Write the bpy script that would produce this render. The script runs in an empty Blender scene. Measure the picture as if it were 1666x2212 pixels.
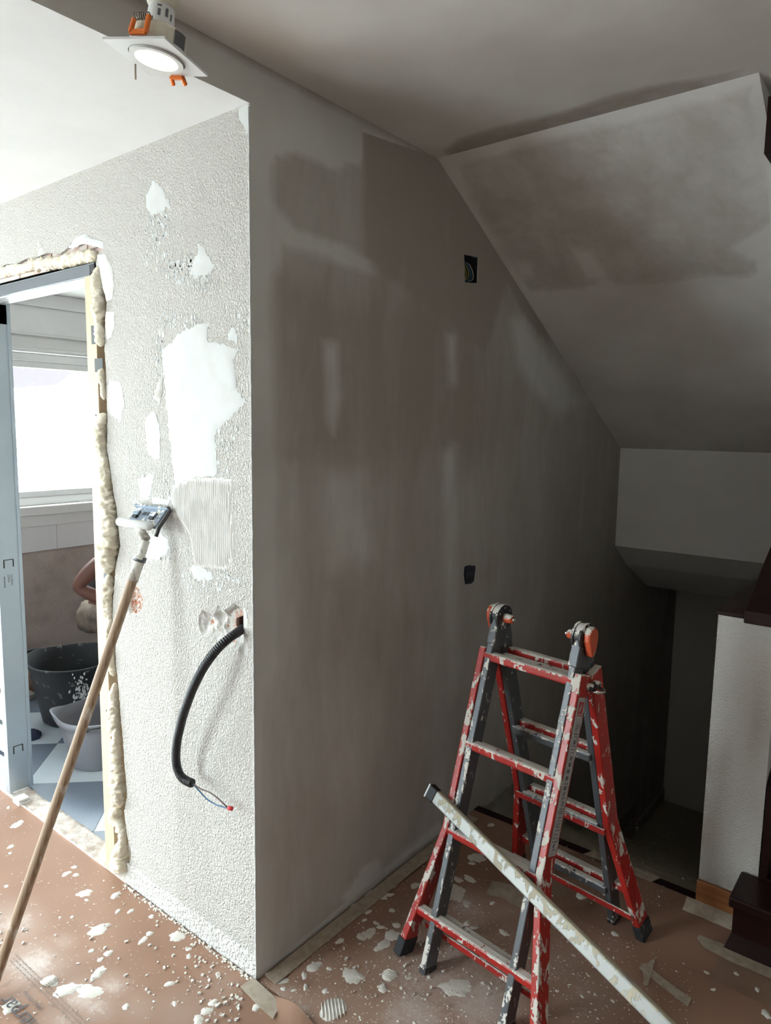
import bpy, math, random
import numpy as np
from mathutils import Vector, Matrix, noise
from mathutils.geometry import delaunay_2d_cdt

# ------------------------------------------------------------------ camera
SC = bpy.context.scene
COL = SC.collection
CAM = np.array([1.46873, -1.26938, 1.64492])
YAW, PITCH, ROLL, F = -0.6710486, -0.1238802, 0.0148746, 1524.364
_f = np.array([math.sin(YAW)*math.cos(PITCH), math.cos(YAW)*math.cos(PITCH), math.sin(PITCH)])
_r = np.array([math.cos(YAW), -math.sin(YAW), 0.0])
_u = np.cross(_r, _f)
RT = math.cos(ROLL)*_r + math.sin(ROLL)*_u
UP = -math.sin(ROLL)*_r + math.cos(ROLL)*_u
FW = _f
cam_data = bpy.data.cameras.new('camera')
cam = bpy.data.objects.new('camera', cam_data)
COL.objects.link(cam)
cam.matrix_world = Matrix(((RT[0], UP[0], -FW[0], CAM[0]), (RT[1], UP[1], -FW[1], CAM[1]),
                           (RT[2], UP[2], -FW[2], CAM[2]), (0, 0, 0, 1)))
cam_data.sensor_fit = 'VERTICAL'
cam_data.sensor_height = 36.0
cam_data.lens = F/2212*36.0
cam_data.clip_start = 0.05
SC.camera = cam

# ------------------------------------------------------------------ light
world = bpy.data.worlds.new('sky')
SC.world = world
world.use_nodes = True
_bg = world.node_tree.nodes['Background']
_bg.inputs[0].default_value = (0.86, 0.935, 1.0, 1)
_bg.inputs[1].default_value = 9.0
SC.view_settings.view_transform = 'Standard'
SC.view_settings.look = 'None'
SC.view_settings.exposure = 1.55
SC.view_settings.gamma = 1.0
SC.view_settings.use_curve_mapping = False

def portal(name, loc, rot, sx, sy):
    l = bpy.data.lights.new(name, 'AREA')
    l.shape = 'RECTANGLE'; l.size = sx; l.size_y = sy
    l.cycles.is_portal = True
    o = bpy.data.objects.new(name, l)
    o.location = loc; o.rotation_euler = rot
    COL.objects.link(o)

# window openings in the outer wall x = -3 (y0, y1, z0, z1)
XW = -3.0
WIN_BATH = (0.42, 1.75, 1.10, 2.05)
WIN_ROOM = (-2.20, -0.45, 0.06, 2.00)
WIN_REAR = (-2.45, -1.05, 0.10, 2.25)     # x0, x1, z0, z1 in the rear wall
YB = -3.0
for nm, (a, b, c, d) in (('bathroom_window_portal', WIN_BATH), ('window_left_offscreen', WIN_ROOM)):
    portal(nm, (XW-0.13, (a+b)/2, (c+d)/2), (0, -math.pi/2, 0), d-c, b-a)

portal('window_rear_offscreen', ((WIN_REAR[0]+WIN_REAR[1])/2, YB-.13, (WIN_REAR[2]+WIN_REAR[3])/2), (math.pi/2, 0, 0), WIN_REAR[1]-WIN_REAR[0], WIN_REAR[3]-WIN_REAR[2])

# ------------------------------------------------------------------ helpers
random.seed(7)
RNG = np.random.default_rng(7)

def ray(px, py):
    return (px-833)/F*RT - (py-1106)/F*UP + FW

def at(px, py, ax, val):
    d = ray(px, py)
    return CAM + (val-CAM[ax])/d[ax]*d

def on_a(px, py, y=0.0):            # point of the textured wall (plane y)
    return at(px, py, 1, y)

def on_b(px, py, x=0.0):            # point of the smooth wall (plane x)
    return at(px, py, 0, x)

def on_f(px, py, z=0.0):
    return at(px, py, 2, z)

def depth(p):
    return float((np.asarray(p)-CAM) @ FW)

def nz(x, y, z=0.0):
    return noise.noise(Vector((x, y, z)))

BASE = {}

class MB:
    def __init__(s):
        s.v = []; s.f = []; s.mi = []; s.attr = {}
    def add(s, vs, fs, m=0):
        o = len(s.v)
        s.v += [tuple(map(float, p)) for p in vs]
        s.f += [tuple(i+o for i in f) for f in fs]
        s.mi += [m]*len(fs)
        return s
    def hexa(s, p, m=0):            # 8 corners: bottom 0-3 ccw, top 4-7
        return s.add(p, [(3, 2, 1, 0), (4, 5, 6, 7), (0, 1, 5, 4), (1, 2, 6, 5), (2, 3, 7, 6), (3, 0, 4, 7)], m)
    def box(s, x0, x1, y0, y1, z0, z1, m=0):
        return s.hexa([(x0, y0, z0), (x1, y0, z0), (x1, y1, z0), (x0, y1, z0),
                       (x0, y0, z1), (x1, y0, z1), (x1, y1, z1), (x0, y1, z1)], m)
    def beam(s, p0, p1, side, w, h, m=0):   # bar from p0 to p1, w along side, h along the third axis
        p0 = np.array(p0, float); p1 = np.array(p1, float)
        d = p1-p0; d /= np.linalg.norm(d)
        a = np.array(side, float); a -= d*(a@d); a /= np.linalg.norm(a)
        b = np.cross(d, a)
        q = []
        for p in (p0, p1):
            q += [p-a*w/2-b*h/2, p+a*w/2-b*h/2, p+a*w/2+b*h/2, p-a*w/2+b*h/2]
        return s.hexa(q, m)
    def tube(s, pts, r, n=10, m=0, cap=True):
        pts = [np.array(p, float) for p in pts]
        k = len(pts)
        rr = [r]*k if np.isscalar(r) else list(r)
        t = [pts[min(i+1, k-1)]-pts[max(i-1, 0)] for i in range(k)]
        t = [x/max(np.linalg.norm(x), 1e-9) for x in t]
        ref = np.array([0, 0, 1.0]) if abs(t[0][2]) < .9 else np.array([1.0, 0, 0])
        a = np.cross(t[0], ref); a /= np.linalg.norm(a)
        vs = []
        for i in range(k):
            a = a-t[i]*(a@t[i]); a /= np.linalg.norm(a)
            b = np.cross(t[i], a)
            for j in range(n):
                th = 2*math.pi*j/n
                vs.append(pts[i]+rr[i]*(math.cos(th)*a+math.sin(th)*b))
        fs = [(i*n+j, i*n+(j+1) % n, (i+1)*n+(j+1) % n, (i+1)*n+j) for i in range(k-1) for j in range(n)]
        if cap:
            fs += [tuple(reversed(range(n))), tuple(range((k-1)*n, k*n))]
        return s.add(vs, fs, m)
    def cyl(s, p0, p1, r, n=16, m=0):
        return s.tube([p0, p1], r, n, m)
    def prism(s, poly, vec, m=0):
        n = len(poly); vec = np.array(vec, float)
        vs = [np.array(p, float) for p in poly]
        vs = vs+[p+vec for p in vs]
        fs = [tuple(reversed(range(n))), tuple(range(n, 2*n))]
        fs += [(i, (i+1) % n, n+(i+1) % n, n+i) for i in range(n)]
        return s.add(vs, fs, m)
    def lathe(s, prof, n=32, c=(0, 0, 0), m=0, closed=False):
        k = len(prof); vs = []
        for r, z in prof:
            for j in range(n):
                th = 2*math.pi*j/n
                vs.append((c[0]+r*math.cos(th), c[1]+r*math.sin(th), c[2]+z))
        fs = [(i*n+j, i*n+(j+1) % n, (i+1)*n+(j+1) % n, (i+1)*n+j) for i in range(k-1) for j in range(n)]
        fs += [tuple(reversed(range(n))), tuple(range((k-1)*n, k*n))]
        return s.add(vs, fs, m)
    def build(s, name, mats, parent=None, smooth=False, bevel=0.0, local=False, fixn=True):
        me = bpy.data.meshes.new(name)
        vs = s.v
        if parent is not None and not local:
            l = BASE.get(parent.name)
            if l is not None:
                vs = (np.array(vs)-np.array(l)).tolist()
        me.from_pydata(vs, [], s.f)
        if not isinstance(mats, (list, tuple)):
            mats = [mats]
        for m in mats:
            me.materials.append(m)
        if len(mats) > 1:
            me.polygons.foreach_set('material_index', s.mi)
        if smooth:
            me.polygons.foreach_set('use_smooth', [True]*len(s.f))
        for k, a in s.attr.items():
            at_ = me.attributes.new(k, 'FLOAT', 'POINT')
            at_.data.foreach_set('value', np.asarray(a, np.float32))
        if fixn:
            import bmesh
            bm = bmesh.new(); bm.from_mesh(me)
            bmesh.ops.recalc_face_normals(bm, faces=bm.faces)
            bm.to_mesh(me); bm.free()
        me.update()
        o = bpy.data.objects.new(name, me)
        COL.objects.link(o)
        if bevel:
            b = o.modifiers.new('bevel', 'BEVEL'); b.width = bevel; b.segments = 2; b.limit_method = 'ANGLE'
        if parent is not None:
            o.parent = parent
            if parent.name in BASE: BASE[o.name] = BASE[parent.name]
        return o

def tag(o, label, cat, group=None, kind=None):
    o['label'] = label; o['category'] = cat
    if group: o['group'] = group
    if kind: o['kind'] = kind
    return o

def struct(o, label, cat):
    return tag(o, label, cat, kind='structure')

def thing(name, label, cat, loc, group=None, rotz=0.0):
    o = bpy.data.objects.new(name, None)
    o.empty_display_size = 0.05
    COL.objects.link(o)
    o.location = loc; o.rotation_euler = (0, 0, rotz)
    BASE[o.name] = [float(x) for x in loc]
    return tag(o, label, cat, group)

def in_poly(P, poly):
    P = np.asarray(P, float); poly = np.asarray(poly, float)
    x, y = P[:, 0], P[:, 1]
    ins = np.zeros(len(P), bool)
    n = len(poly)
    for i in range(n):
        x1, y1 = poly[i]; x2, y2 = poly[(i+1) % n]
        c = ((y1 > y) != (y2 > y)) & (x < (x2-x1)*(y-y1)/((y2-y1) if y2 != y1 else 1e-12)+x1)
        ins ^= c
    return ins

def sdist(P, poly):                 # signed distance, negative inside
    P = np.asarray(P, float); poly = np.asarray(poly, float)
    d = np.full(len(P), 1e9); n = len(poly)
    for i in range(n):
        a = poly[i]; b = poly[(i+1) % n]; e = b-a
        t = np.clip(((P-a)@e)/max(e@e, 1e-12), 0, 1)
        d = np.minimum(d, np.linalg.norm(P-(a+t[:, None]*e), axis=1))
    return np.where(in_poly(P, poly), -d, d)

def jag(poly, step, amp, seed=0.0, freq=1.0):
    out = []
    n = len(poly)
    for i in range(n):
        a = np.array(poly[i], float); b = np.array(poly[(i+1) % n], float)
        L = np.linalg.norm(b-a); k = max(1, int(L/step))
        nrm = np.array([-(b-a)[1], (b-a)[0]])/max(L, 1e-9)
        for j in range(k):
            p = a+(b-a)*j/k
            q = p*freq/step*0.55
            out.append(p+nrm*amp*(nz(q[0], q[1], seed)+.5*nz(q[0]*2.3, q[1]*2.3, seed+5)))
    return out

def cdt(outline, holes=(), extra=None):
    pts = [Vector((float(p[0]), float(p[1]))) for p in outline]
    edges = [(i, (i+1) % len(outline)) for i in range(len(outline))]
    for h in holes:
        o = len(pts)
        pts += [Vector((float(p[0]), float(p[1]))) for p in h]
        edges += [(o+i, o+(i+1) % len(h)) for i in range(len(h))]
    if extra is not None and len(extra):
        pts += [Vector((float(p[0]), float(p[1]))) for p in extra]
    v, e, f, *_ = delaunay_2d_cdt(pts, edges, [], 0, 1e-7)
    V = np.array([(p.x, p.y) for p in v]); Fc = np.array([list(t) for t in f])
    c = V[Fc].mean(1)
    keep = in_poly(c, outline)
    for h in holes:
        keep &= ~in_poly(c, h)
    return V, Fc[keep]

def grid_in(outline, holes, step, margin):
    o = np.asarray(outline)
    x0, y0 = o.min(0); x1, y1 = o.max(0)
    g = np.array([(x, y) for x in np.arange(x0, x1, step) for y in np.arange(y0, y1, step)])
    k = sdist(g, outline) < -margin
    g = g[k]
    for h in holes:
        if len(g): g = g[sdist(g, h) > margin]
    return g

def slab(name, outline, holes, fn, w0, w1, mat, parent=None, extra=None, attrs=None, smooth=False):
    """Flat slab: 2-D outline with holes, fn(u, v, w) -> xyz, faces at w0 (front) and w1 plus rims."""
    mb = MB()
    V, T = cdt(outline, holes, extra)
    mb.add([fn(u, v, w0) for u, v in V], [tuple(t) for t in T])
    nf = len(V)
    V2, T2 = cdt(outline, holes)
    mb.add([fn(u, v, w1) for u, v in V2], [tuple(reversed(t)) for t in T2])
    nr = 0
    for lp in [outline]+list(holes):
        n = len(lp)
        mb.add([fn(u, v, w0) for u, v in lp]+[fn(u, v, w1) for u, v in lp],
               [(i, (i+1) % n, n+(i+1) % n, n+i) for i in range(n)])
        nr += 2*n
    if attrs:
        for k, g in attrs.items():
            mb.attr[k] = np.concatenate([g(V), np.zeros(len(V2)+nr)])
    return mb.build(name, mat, parent, smooth=False)

# ------------------------------------------------------------------ materials
def new_mat(name):
    m = bpy.data.materials.new(name); m.use_nodes = True
    nt = m.node_tree
    return m, nt, nt.nodes['Principled BSDF']

def N(nt, typ, **kw):
    n = nt.nodes.new(typ)
    for k, v in kw.items():
        if k.startswith('i_'):
            n.inputs[k[2:].replace('_', ' ')].default_value = v
        else:
            setattr(n, k, v)
    return n

def col(c):
    return (c[0], c[1], c[2], 1.0)

def tcoord(nt, scale=(1, 1, 1), src='Object'):
    t = N(nt, 'ShaderNodeTexCoord'); mp = N(nt, 'ShaderNodeMapping')
    mp.inputs['Scale'].default_value = scale
    nt.links.new(t.outputs[src], mp.inputs[0])
    return mp.outputs[0]

def noise_tex(nt, vec, scale, detail=4.0, rough=.55, dist=0.0):
    n = N(nt, 'ShaderNodeTexNoise'); n.inputs['Scale'].default_value = scale
    n.inputs['Detail'].default_value = detail; n.inputs['Roughness'].default_value = rough
    n.inputs['Distortion'].default_value = dist
    nt.links.new(vec, n.inputs['Vector'])
    return n.outputs['Fac']

def ramp(nt, fac, a, b, ca=(0, 0, 0), cb=(1, 1, 1)):
    r = N(nt, 'ShaderNodeValToRGB')
    r.color_ramp.elements[0].position = a; r.color_ramp.elements[1].position = b
    r.color_ramp.elements[0].color = col(ca); r.color_ramp.elements[1].color = col(cb)
    nt.links.new(fac, r.inputs[0])
    return r.outputs[0]

def mix(nt, fac, a, b):
    m = N(nt, 'ShaderNodeMix'); m.data_type = 'RGBA'
    if isinstance(fac, (int, float)): m.inputs[0].default_value = fac
    else: nt.links.new(fac, m.inputs[0])
    for i, x in ((6, a), (7, b)):
        if isinstance(x, tuple): m.inputs[i].default_value = col(x)
        else: nt.links.new(x, m.inputs[i])
    return m.outputs[2]

def math_n(nt, op, a, b=None, c=None):
    m = N(nt, 'ShaderNodeMath'); m.operation = op
    for i, x in enumerate((a, b, c)):
        if x is None: continue
        if isinstance(x, (int, float)): m.inputs[i].default_value = x
        else: nt.links.new(x, m.inputs[i])
    return m.outputs[0]

def bump(nt, bs, h, strength=.3, dist=.01):
    b = N(nt, 'ShaderNodeBump'); b.inputs['Strength'].default_value = strength
    b.inputs['Distance'].default_value = dist
    nt.links.new(h, b.inputs['Height']); nt.links.new(b.outputs[0], bs.inputs['Normal'])

def plain(name, c, rough=.5, metal=0.0, c2=None, scale=20.0, lo=.4, hi=.6, bs=0.0, bscale=80.0, stretch=(1, 1, 1), spec=.5, detail=4.0):
    m, nt, p = new_mat(name)
    p.inputs['Base Color'].default_value = col(c)
    p.inputs['Roughness'].default_value = rough; p.inputs['Metallic'].default_value = metal
    p.inputs['Specular IOR Level'].default_value = spec
    if c2 is not None or bs:
        v = tcoord(nt, stretch)
        if c2 is not None:
            nt.links.new(mix(nt, ramp(nt, noise_tex(nt, v, scale, detail), lo, hi), tuple(c), tuple(c2)), p.inputs['Base Color'])
        if bs:
            bump(nt, p, noise_tex(nt, v, bscale, 3.0), bs, .004)
    return m

WHITE_PLASTER = (0.80, 0.80, 0.775)
M = {}

def stucco(name, c, amp=.7, scale=150.0):
    m, nt, p = new_mat(name)
    v = tcoord(nt)
    nt.links.new(mix(nt, noise_tex(nt, v, 3.0, 4.0), c, tuple(x*.93 for x in c)), p.inputs['Base Color'])
    p.inputs['Roughness'].default_value = .85
    p.inputs['Specular IOR Level'].default_value = .25
    a = noise_tex(nt, v, scale, 2.5, .5, .6)
    b = noise_tex(nt, v, scale*.45, 2.0, .5, .8)
    h = math_n(nt, 'ADD', ramp(nt, a, .38, .68), math_n(nt, 'MULTIPLY', b, .8))
    bump(nt, p, h, amp, .008)
    return m

M['stucco'] = stucco('textured_plaster', (0.63, 0.60, 0.56))
M['stucco_far'] = stucco('rough_render', (0.63, 0.60, 0.56), .5, 170.0)

def plaster_wall(name, dry=(0.70, 0.69, 0.665), wet=(0.40, 0.355, 0.315)):             # half-dry skim coat, damp amount from a vertex attribute plus trowel noise
    m, nt, p = new_mat(name)
    v = tcoord(nt)
    at_ = N(nt, 'ShaderNodeAttribute'); at_.attribute_name = 'damp'
    vs = tcoord(nt, (1, 1, .28))
    n1 = noise_tex(nt, vs, 6.0, 6.0, .6, .4)
    n2 = noise_tex(nt, vs, 26.0, 5.0, .6, .2)
    s = math_n(nt, 'ADD', at_.outputs['Fac'], math_n(nt, 'MULTIPLY', math_n(nt, 'SUBTRACT', n1, .5), .55))
    s = math_n(nt, 'ADD', s, math_n(nt, 'MULTIPLY', math_n(nt, 'SUBTRACT', n2, .5), .22))
    c = mix(nt, ramp(nt, s, .25, .80), dry, wet)
    c = mix(nt, ramp(nt, noise_tex(nt, v, 2.2, 3.0), .4, .7), c, mix(nt, .35, c, wet))
    nt.links.new(c, p.inputs['Base Color'])
    p.inputs['Specular IOR Level'].default_value = .3
    nt.links.new(ramp(nt, s, .2, .9, (.8, .8, .8), (.55, .55, .55)), p.inputs['Roughness'])
    bump(nt, p, noise_tex(nt, vs, 45.0, 4.0), .08, .004)
    return m

M['skim'] = plaster_wall('half_dry_plaster')
M['skim_ceil'] = plaster_wall('half_dry_ceiling_plaster', (0.80, 0.78, 0.76), (0.40, 0.355, 0.315))
M['ceil'] = plain('white_ceiling_paint', (0.86, 0.86, 0.86), .8, c2=(0.83, 0.83, 0.83), scale=5.0, spec=.2)
M['paint_white'] = plain('white_wall_paint', (0.74, 0.72, 0.69), .8, spec=.2)
M['patch'] = plain('fresh_filler', (0.64, 0.645, 0.635), .75, c2=(0.605, 0.605, 0.59), scale=14.0, bs=.15, bscale=60.0, spec=.3)
M['comb'] = plain('combed_filler', (0.74, 0.715, 0.675), .8, c2=(0.77, 0.75, 0.72), scale=20.0, bs=.3, bscale=90.0)
M['crater'] = plain('chipped_plaster', (0.50, 0.475, 0.435), .9, c2=(0.66, 0.64, 0.61), scale=35.0, bs=.4, bscale=120.0)
M['brick'] = plain('terracotta', (0.40, 0.165, 0.095), .85, c2=(0.52, 0.36, 0.29), scale=28.0, bs=.4, bscale=140.0)
M['brick_pale'] = plain('dusty_terracotta', (0.60, 0.42, 0.36), .9, c2=(0.68, 0.62, 0.58), scale=18.0, bs=.4, bscale=120.0)
M['mortar'] = plain('mortar', (0.45, 0.41, 0.37), .95, c2=(0.58, 0.52, 0.46), scale=25.0, bs=.6, bscale=90.0)
M['foam'] = plain('expanding_foam', (0.80, 0.72, 0.56), .6, c2=(0.83, 0.77, 0.64), scale=16.0, bs=.25, bscale=130.0)
M['floor'] = plain('brown_floor_tiles', (0.30, 0.19, 0.13), .5, c2=(0.25, 0.15, 0.10), scale=6.0)
M['tape'] = plain('masking_tape', (0.38, 0.31, 0.235), .7, c2=(0.46, 0.39, 0.31), scale=40.0, bs=.1)
M['splat'] = plain('plaster_splash', (0.80, 0.77, 0.71), .7, c2=(0.72, 0.68, 0.61), scale=30.0, bs=.3, bscale=150.0)
M['alu'] = plain('aluminium', (0.72, 0.74, 0.76), .32, 1.0)
M['black'] = plain('black_plastic', (0.018, 0.019, 0.022), .45)
M['rubber'] = plain('black_rubber', (0.022, 0.024, 0.027), .7, c2=(0.30, 0.28, 0.25), scale=22.0, lo=.62, hi=.78)
M['white_plastic'] = plain('white_plastic', (0.78, 0.78, 0.77), .4)
M['dark_wood'] = plain('mahogany', (0.020, 0.0055, 0.0045), .4, c2=(0.014, 0.004, 0.0035), scale=8.0, stretch=(1, .2, 6), spec=.25)
M['orange_wood'] = plain('pine_baseboard', (0.36, 0.14, 0.045), .4, c2=(0.27, 0.095, 0.03), scale=7.0, stretch=(1, 1, 14))
M['dark'] = plain('dark_box', (0.012, 0.014, 0.022), .6)

def wood(name, c1, c2, stretch, rough=.55, dirt=None):
    m, nt, p = new_mat(name)
    v = tcoord(nt, stretch)
    w = N(nt, 'ShaderNodeTexWave'); w.wave_type = 'BANDS'; w.bands_direction = 'X'
    w.inputs['Scale'].default_value = 1.0; w.inputs['Distortion'].default_value = 5.0
    w.inputs['Detail'].default_value = 3.0; w.inputs['Detail Scale'].default_value = 1.2
    nt.links.new(v, w.inputs['Vector'])
    c = mix(nt, w.outputs['Fac'], c1, c2)
    if dirt:
        c = mix(nt, ramp(nt, noise_tex(nt, tcoord(nt, (1, 1, .25)), 22.0, 5.0), .60, .68), c, dirt)
    nt.links.new(c, p.inputs['Base Color']); p.inputs['Roughness'].default_value = rough
    return m

M['pine'] = wood('raw_pine', (0.66, 0.52, 0.36), (0.56, 0.42, 0.27), (34, 34, 1.6))
M['pole'] = wood('old_broomstick', (0.40, 0.28, 0.19), (0.28, 0.18, 0.11), (60, 60, 3), .6, (0.66, 0.61, 0.54))

def steel(name):
    m, nt, p = new_mat(name)
    v = tcoord(nt)
    nt.links.new(mix(nt, ramp(nt, noise_tex(nt, v, 4.0, 3.0), .3, .7), (0.50, 0.59, 0.67), (0.58, 0.655, 0.72)), p.inputs['Base Color'])
    p.inputs['Metallic'].default_value = .85; p.inputs['Roughness'].default_value = .38
    return m
M['steel'] = steel('galvanised_steel')

def splattered(name, base, rough, amount, metal=0.0, paint=(0.74, 0.71, 0.65), base2=None):
    """Painted metal with dried plaster: more of it on faces that look up."""
    m, nt, p = new_mat(name)
    v = tcoord(nt, (1, 1, .45))
    n1 = noise_tex(nt, v, 38.0, 6.0, .62, .5)
    n2 = noise_tex(nt, tcoord(nt), 130.0, 3.0, .5)
    g = N(nt, 'ShaderNodeNewGeometry'); sx = N(nt, 'ShaderNodeSeparateXYZ')
    nt.links.new(g.outputs['Normal'], sx.inputs[0])
    upw = math_n(nt, 'MULTIPLY', math_n(nt, 'MAXIMUM', sx.outputs['Z'], 0.0), .26)
    s = math_n(nt, 'ADD', n1, math_n(nt, 'ADD', upw, math_n(nt, 'MULTIPLY', math_n(nt, 'SUBTRACT', n2, .5), .18)))
    fac = ramp(nt, s, .64-amount, .665-amount)
    c = base
    if base2 is not None:
        c = mix(nt, ramp(nt, noise_tex(nt, v, 14.0, 4.0), .4, .7), base, base2)
    nt.links.new(mix(nt, fac, c, paint), p.inputs['Base Color'])
    nt.links.new(ramp(nt, fac, 0, 1, (rough,)*3, (.85,)*3), p.inputs['Roughness'])
    if metal:
        nt.links.new(math_n(nt, 'MULTIPLY', math_n(nt, 'SUBTRACT', 1.0, fac), metal), p.inputs['Metallic'])
    bump(nt, p, fac, .5, .002)
    return m

M['lad_red'] = splattered('red_enamel_splashed', (0.44, 0.022, 0.016), .35, .05, base2=(0.33, 0.017, 0.014), paint=(0.66, 0.62, 0.56))
M['lad_grey'] = splattered('grey_steel_splashed', (0.10, 0.105, 0.115), .4, .02, metal=.3)
M['lad_black'] = splattered('black_hinge_splashed', (0.03, 0.03, 0.032), .45, .05)
M['lad_orange'] = splattered('orange_knob_splashed', (0.62, 0.10, 0.04), .4, .02)
M['bar'] = splattered('aluminium_bar_splashed', (0.40, 0.41, 0.395), .5, .03, metal=.5, paint=(0.48, 0.44, 0.33))
M['head_blue'] = splattered('steel_plate_splashed', (0.22, 0.27, 0.34), .35, -.06, metal=.5)
M['pole_white'] = splattered('plaster_coated', (0.40, 0.36, 0.31), .6, .10)

def paper(name):
    m, nt, p = new_mat(name)
    v = tcoord(nt)
    at_ = N(nt, 'ShaderNodeAttribute'); at_.attribute_name = 'dust'
    n1 = noise_tex(nt, v, 9.0, 8.0, .68, .3)
    n2 = noise_tex(nt, v, 70.0, 5.0, .7)
    c = mix(nt, ramp(nt, noise_tex(nt, v, 2.5, 3.0), .35, .7), (0.33, 0.185, 0.12), (0.28, 0.15, 0.096))
    c = mix(nt, math_n(nt, 'MULTIPLY', at_.outputs['Fac'], .9), c, (0.56, 0.44, 0.375))
    s = math_n(nt, 'ADD', math_n(nt, 'SUBTRACT', at_.outputs['Fac'], .16), math_n(nt, 'MULTIPLY', math_n(nt, 'SUBTRACT', n1, .5), .8))
    s = math_n(nt, 'ADD', s, math_n(nt, 'MULTIPLY', math_n(nt, 'SUBTRACT', n2, .5), .7))
    c = mix(nt, math_n(nt, 'MULTIPLY', ramp(nt, s, .30, .85), .85), c, (0.72, 0.66, 0.62))
    nt.links.new(c, p.inputs['Base Color'])
    p.inputs['Roughness'].default_value = .6; p.inputs['Specular IOR Level'].default_value = .3
    bump(nt, p, noise_tex(nt, v, 5.0, 3.0), .15, .02)
    return m
M['paper'] = paper('kraft_paper')
M['ink'] = plain('grey_print', (0.13, 0.13, 0.14), .8)
M['terrazzo'] = plain('terrazzo_tread', (0.40, 0.36, 0.27), .5, c2=(0.33, 0.30, 0.23), scale=120.0)
M['concrete'] = plain('raw_render', (0.50, 0.42, 0.38), .95, c2=(0.38, 0.31, 0.275), scale=6.0, lo=.42, hi=.68, bs=.8, bscale=55.0, detail=8.0)
M['tile_white'] = plain('white_glazed_tile', (0.78, 0.77, 0.78), .2)
M['vinyl_light'] = plain('pale_grey_tile', (0.50, 0.54, 0.57), .35, c2=(0.45, 0.49, 0.51), scale=160.0)
M['vinyl_dark'] = plain('blue_grey_tile', (0.165, 0.195, 0.245), .35, c2=(0.13, 0.155, 0.195), scale=160.0)
M['bucket_grey'] = plain('grey_plastic', (0.20, 0.20, 0.225), .45)
M['skin'] = plain('skin', (0.20, 0.088, 0.064), .6)
M['trousers'] = plain('beige_cotton', (0.29, 0.225, 0.175), .9, c2=(0.20, 0.155, 0.12), scale=16.0)
M['boots'] = plain('dark_leather', (0.05, 0.045, 0.045), .7)
M['shirt'] = plain('dark_shirt', (0.07, 0.07, 0.08), .9)
M['hair'] = plain('dark_hair', (0.03, 0.02, 0.015), .8)
M['roof'] = plain('roof_tiles', (0.050, 0.041, 0.050), .95, c2=(0.043, 0.036, 0.044), scale=30.0)
M['house'] = plain('white_render', (0.85, 0.84, 0.82), .9)
M['ground'] = plain('pale_concrete', (0.55, 0.54, 0.52), .95)
M['orange'] = plain('orange_plastic', (0.85, 0.20, 0.03), .45)
M['cream'] = plain('cream_ceramic', (0.72, 0.67, 0.55), .5)
M['spring'] = plain('spring_steel', (0.30, 0.26, 0.22), .35, 1.0)
M['steel_pin'] = plain('bright_steel', (0.65, 0.64, 0.62), .25, 1.0)
M['sticker'] = plain('worn_sticker', (0.50, 0.49, 0.48), .6, c2=(0.36, 0.35, 0.35), scale=50.0)
M['red_print'] = plain('red_print', (0.42, 0.05, 0.05), .6)
M['wire_blue'] = plain('blue_wire', (0.04, 0.13, 0.25), .4)
M['wire_brown'] = plain('brown_wire', (0.13, 0.09, 0.07), .4)
M['wire_yellow'] = plain('yellow_wire', (0.45, 0.42, 0.06), .4)
M['red_cap'] = plain('red_connector', (0.70, 0.05, 0.06), .35)
M['rag'] = plain('dark_blue_cloth', (0.03, 0.04, 0.08), .95)

def glass_mat():
    m = bpy.data.materials.new('window_glass'); m.use_nodes = True
    nt = m.node_tree; nt.nodes.clear()
    o = N(nt, 'ShaderNodeOutputMaterial'); t = N(nt, 'ShaderNodeBsdfTransparent'); g = N(nt, 'ShaderNodeBsdfGlossy')
    g.inputs['Roughness'].default_value = .02
    t.inputs[0].default_value = (.94, .97, .96, 1)
    x = N(nt, 'ShaderNodeMixShader'); x.inputs[0].default_value = .06
    nt.links.new(t.outputs[0], x.inputs[1]); nt.links.new(g.outputs[0], x.inputs[2]); nt.links.new(x.outputs[0], o.inputs[0])
    return m
M['glass'] = glass_mat()

def emit(name, c, s):
    m, nt, p = new_mat(name)
    p.inputs['Emission Color'].default_value = col(c); p.inputs['Emission Strength'].default_value = s
    return m
M['lamp'] = emit('lamp_lens', (1.0, 0.72, 0.42), 9.0)

# ------------------------------------------------------------------ setting: dimensions
ZR, ZU = 2.45, 2.557               # low ceiling by the door, ceiling of the stair hall
ZB = 2.41                          # bathroom ceiling
XR = 3.0                           # right wall
YS = 1.25                          # head of the stairs
YE = 4.02                          # end wall of the stairwell
RUN, RISE = 0.30, 0.165

# floor
mb = MB()
mb.box(XW, XR, YB, 0.0, -.12, 0.0); mb.box(0.0, XR, 0.0, YS, -.12, 0.0); mb.box(1.10, XR, YS, YE, -.12, 0.0)
struct(mb.build('floor', M['floor']), 'brown tiled floor under the protective paper', 'floor')

# textured wall with the door opening
top_px = [(0, 581), (16, 569), (35, 570.5), (58, 558), (83, 555.6), (85.4, 521.7), (92, 538), (100, 546), (130, 549), (146, 535),
          (163, 513.6), (184, 504), (200.7, 516), (223.7, 521.7), (226, 541)]
side_px = [(211, 549), (207, 572), (216, 600), (224, 625), (231, 643), (228, 690), (225.6, 757), (229, 795), (230, 852), (232, 905),
           (231, 972), (238, 1010), (245, 1064), (252, 1097), (255, 1130), (260, 1180), (250, 1223), (247, 1267), (241, 1321),
           (249, 1375), (250, 1430), (256, 1484), (260, 1538), (266, 1606), (269, 1649), (275, 1719), (268, 1751), (274, 1802),
           (284, 1845), (277, 1884), (272, 1894)]
A2 = lambda px: (lambda p: (p[0], p[2]))(on_a(*px))
edge = [A2(p) for p in top_px+side_px]
edge[-1] = (edge[-1][0], 0.0)
edge = [np.array(p) for p in edge]
ej = []
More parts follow.
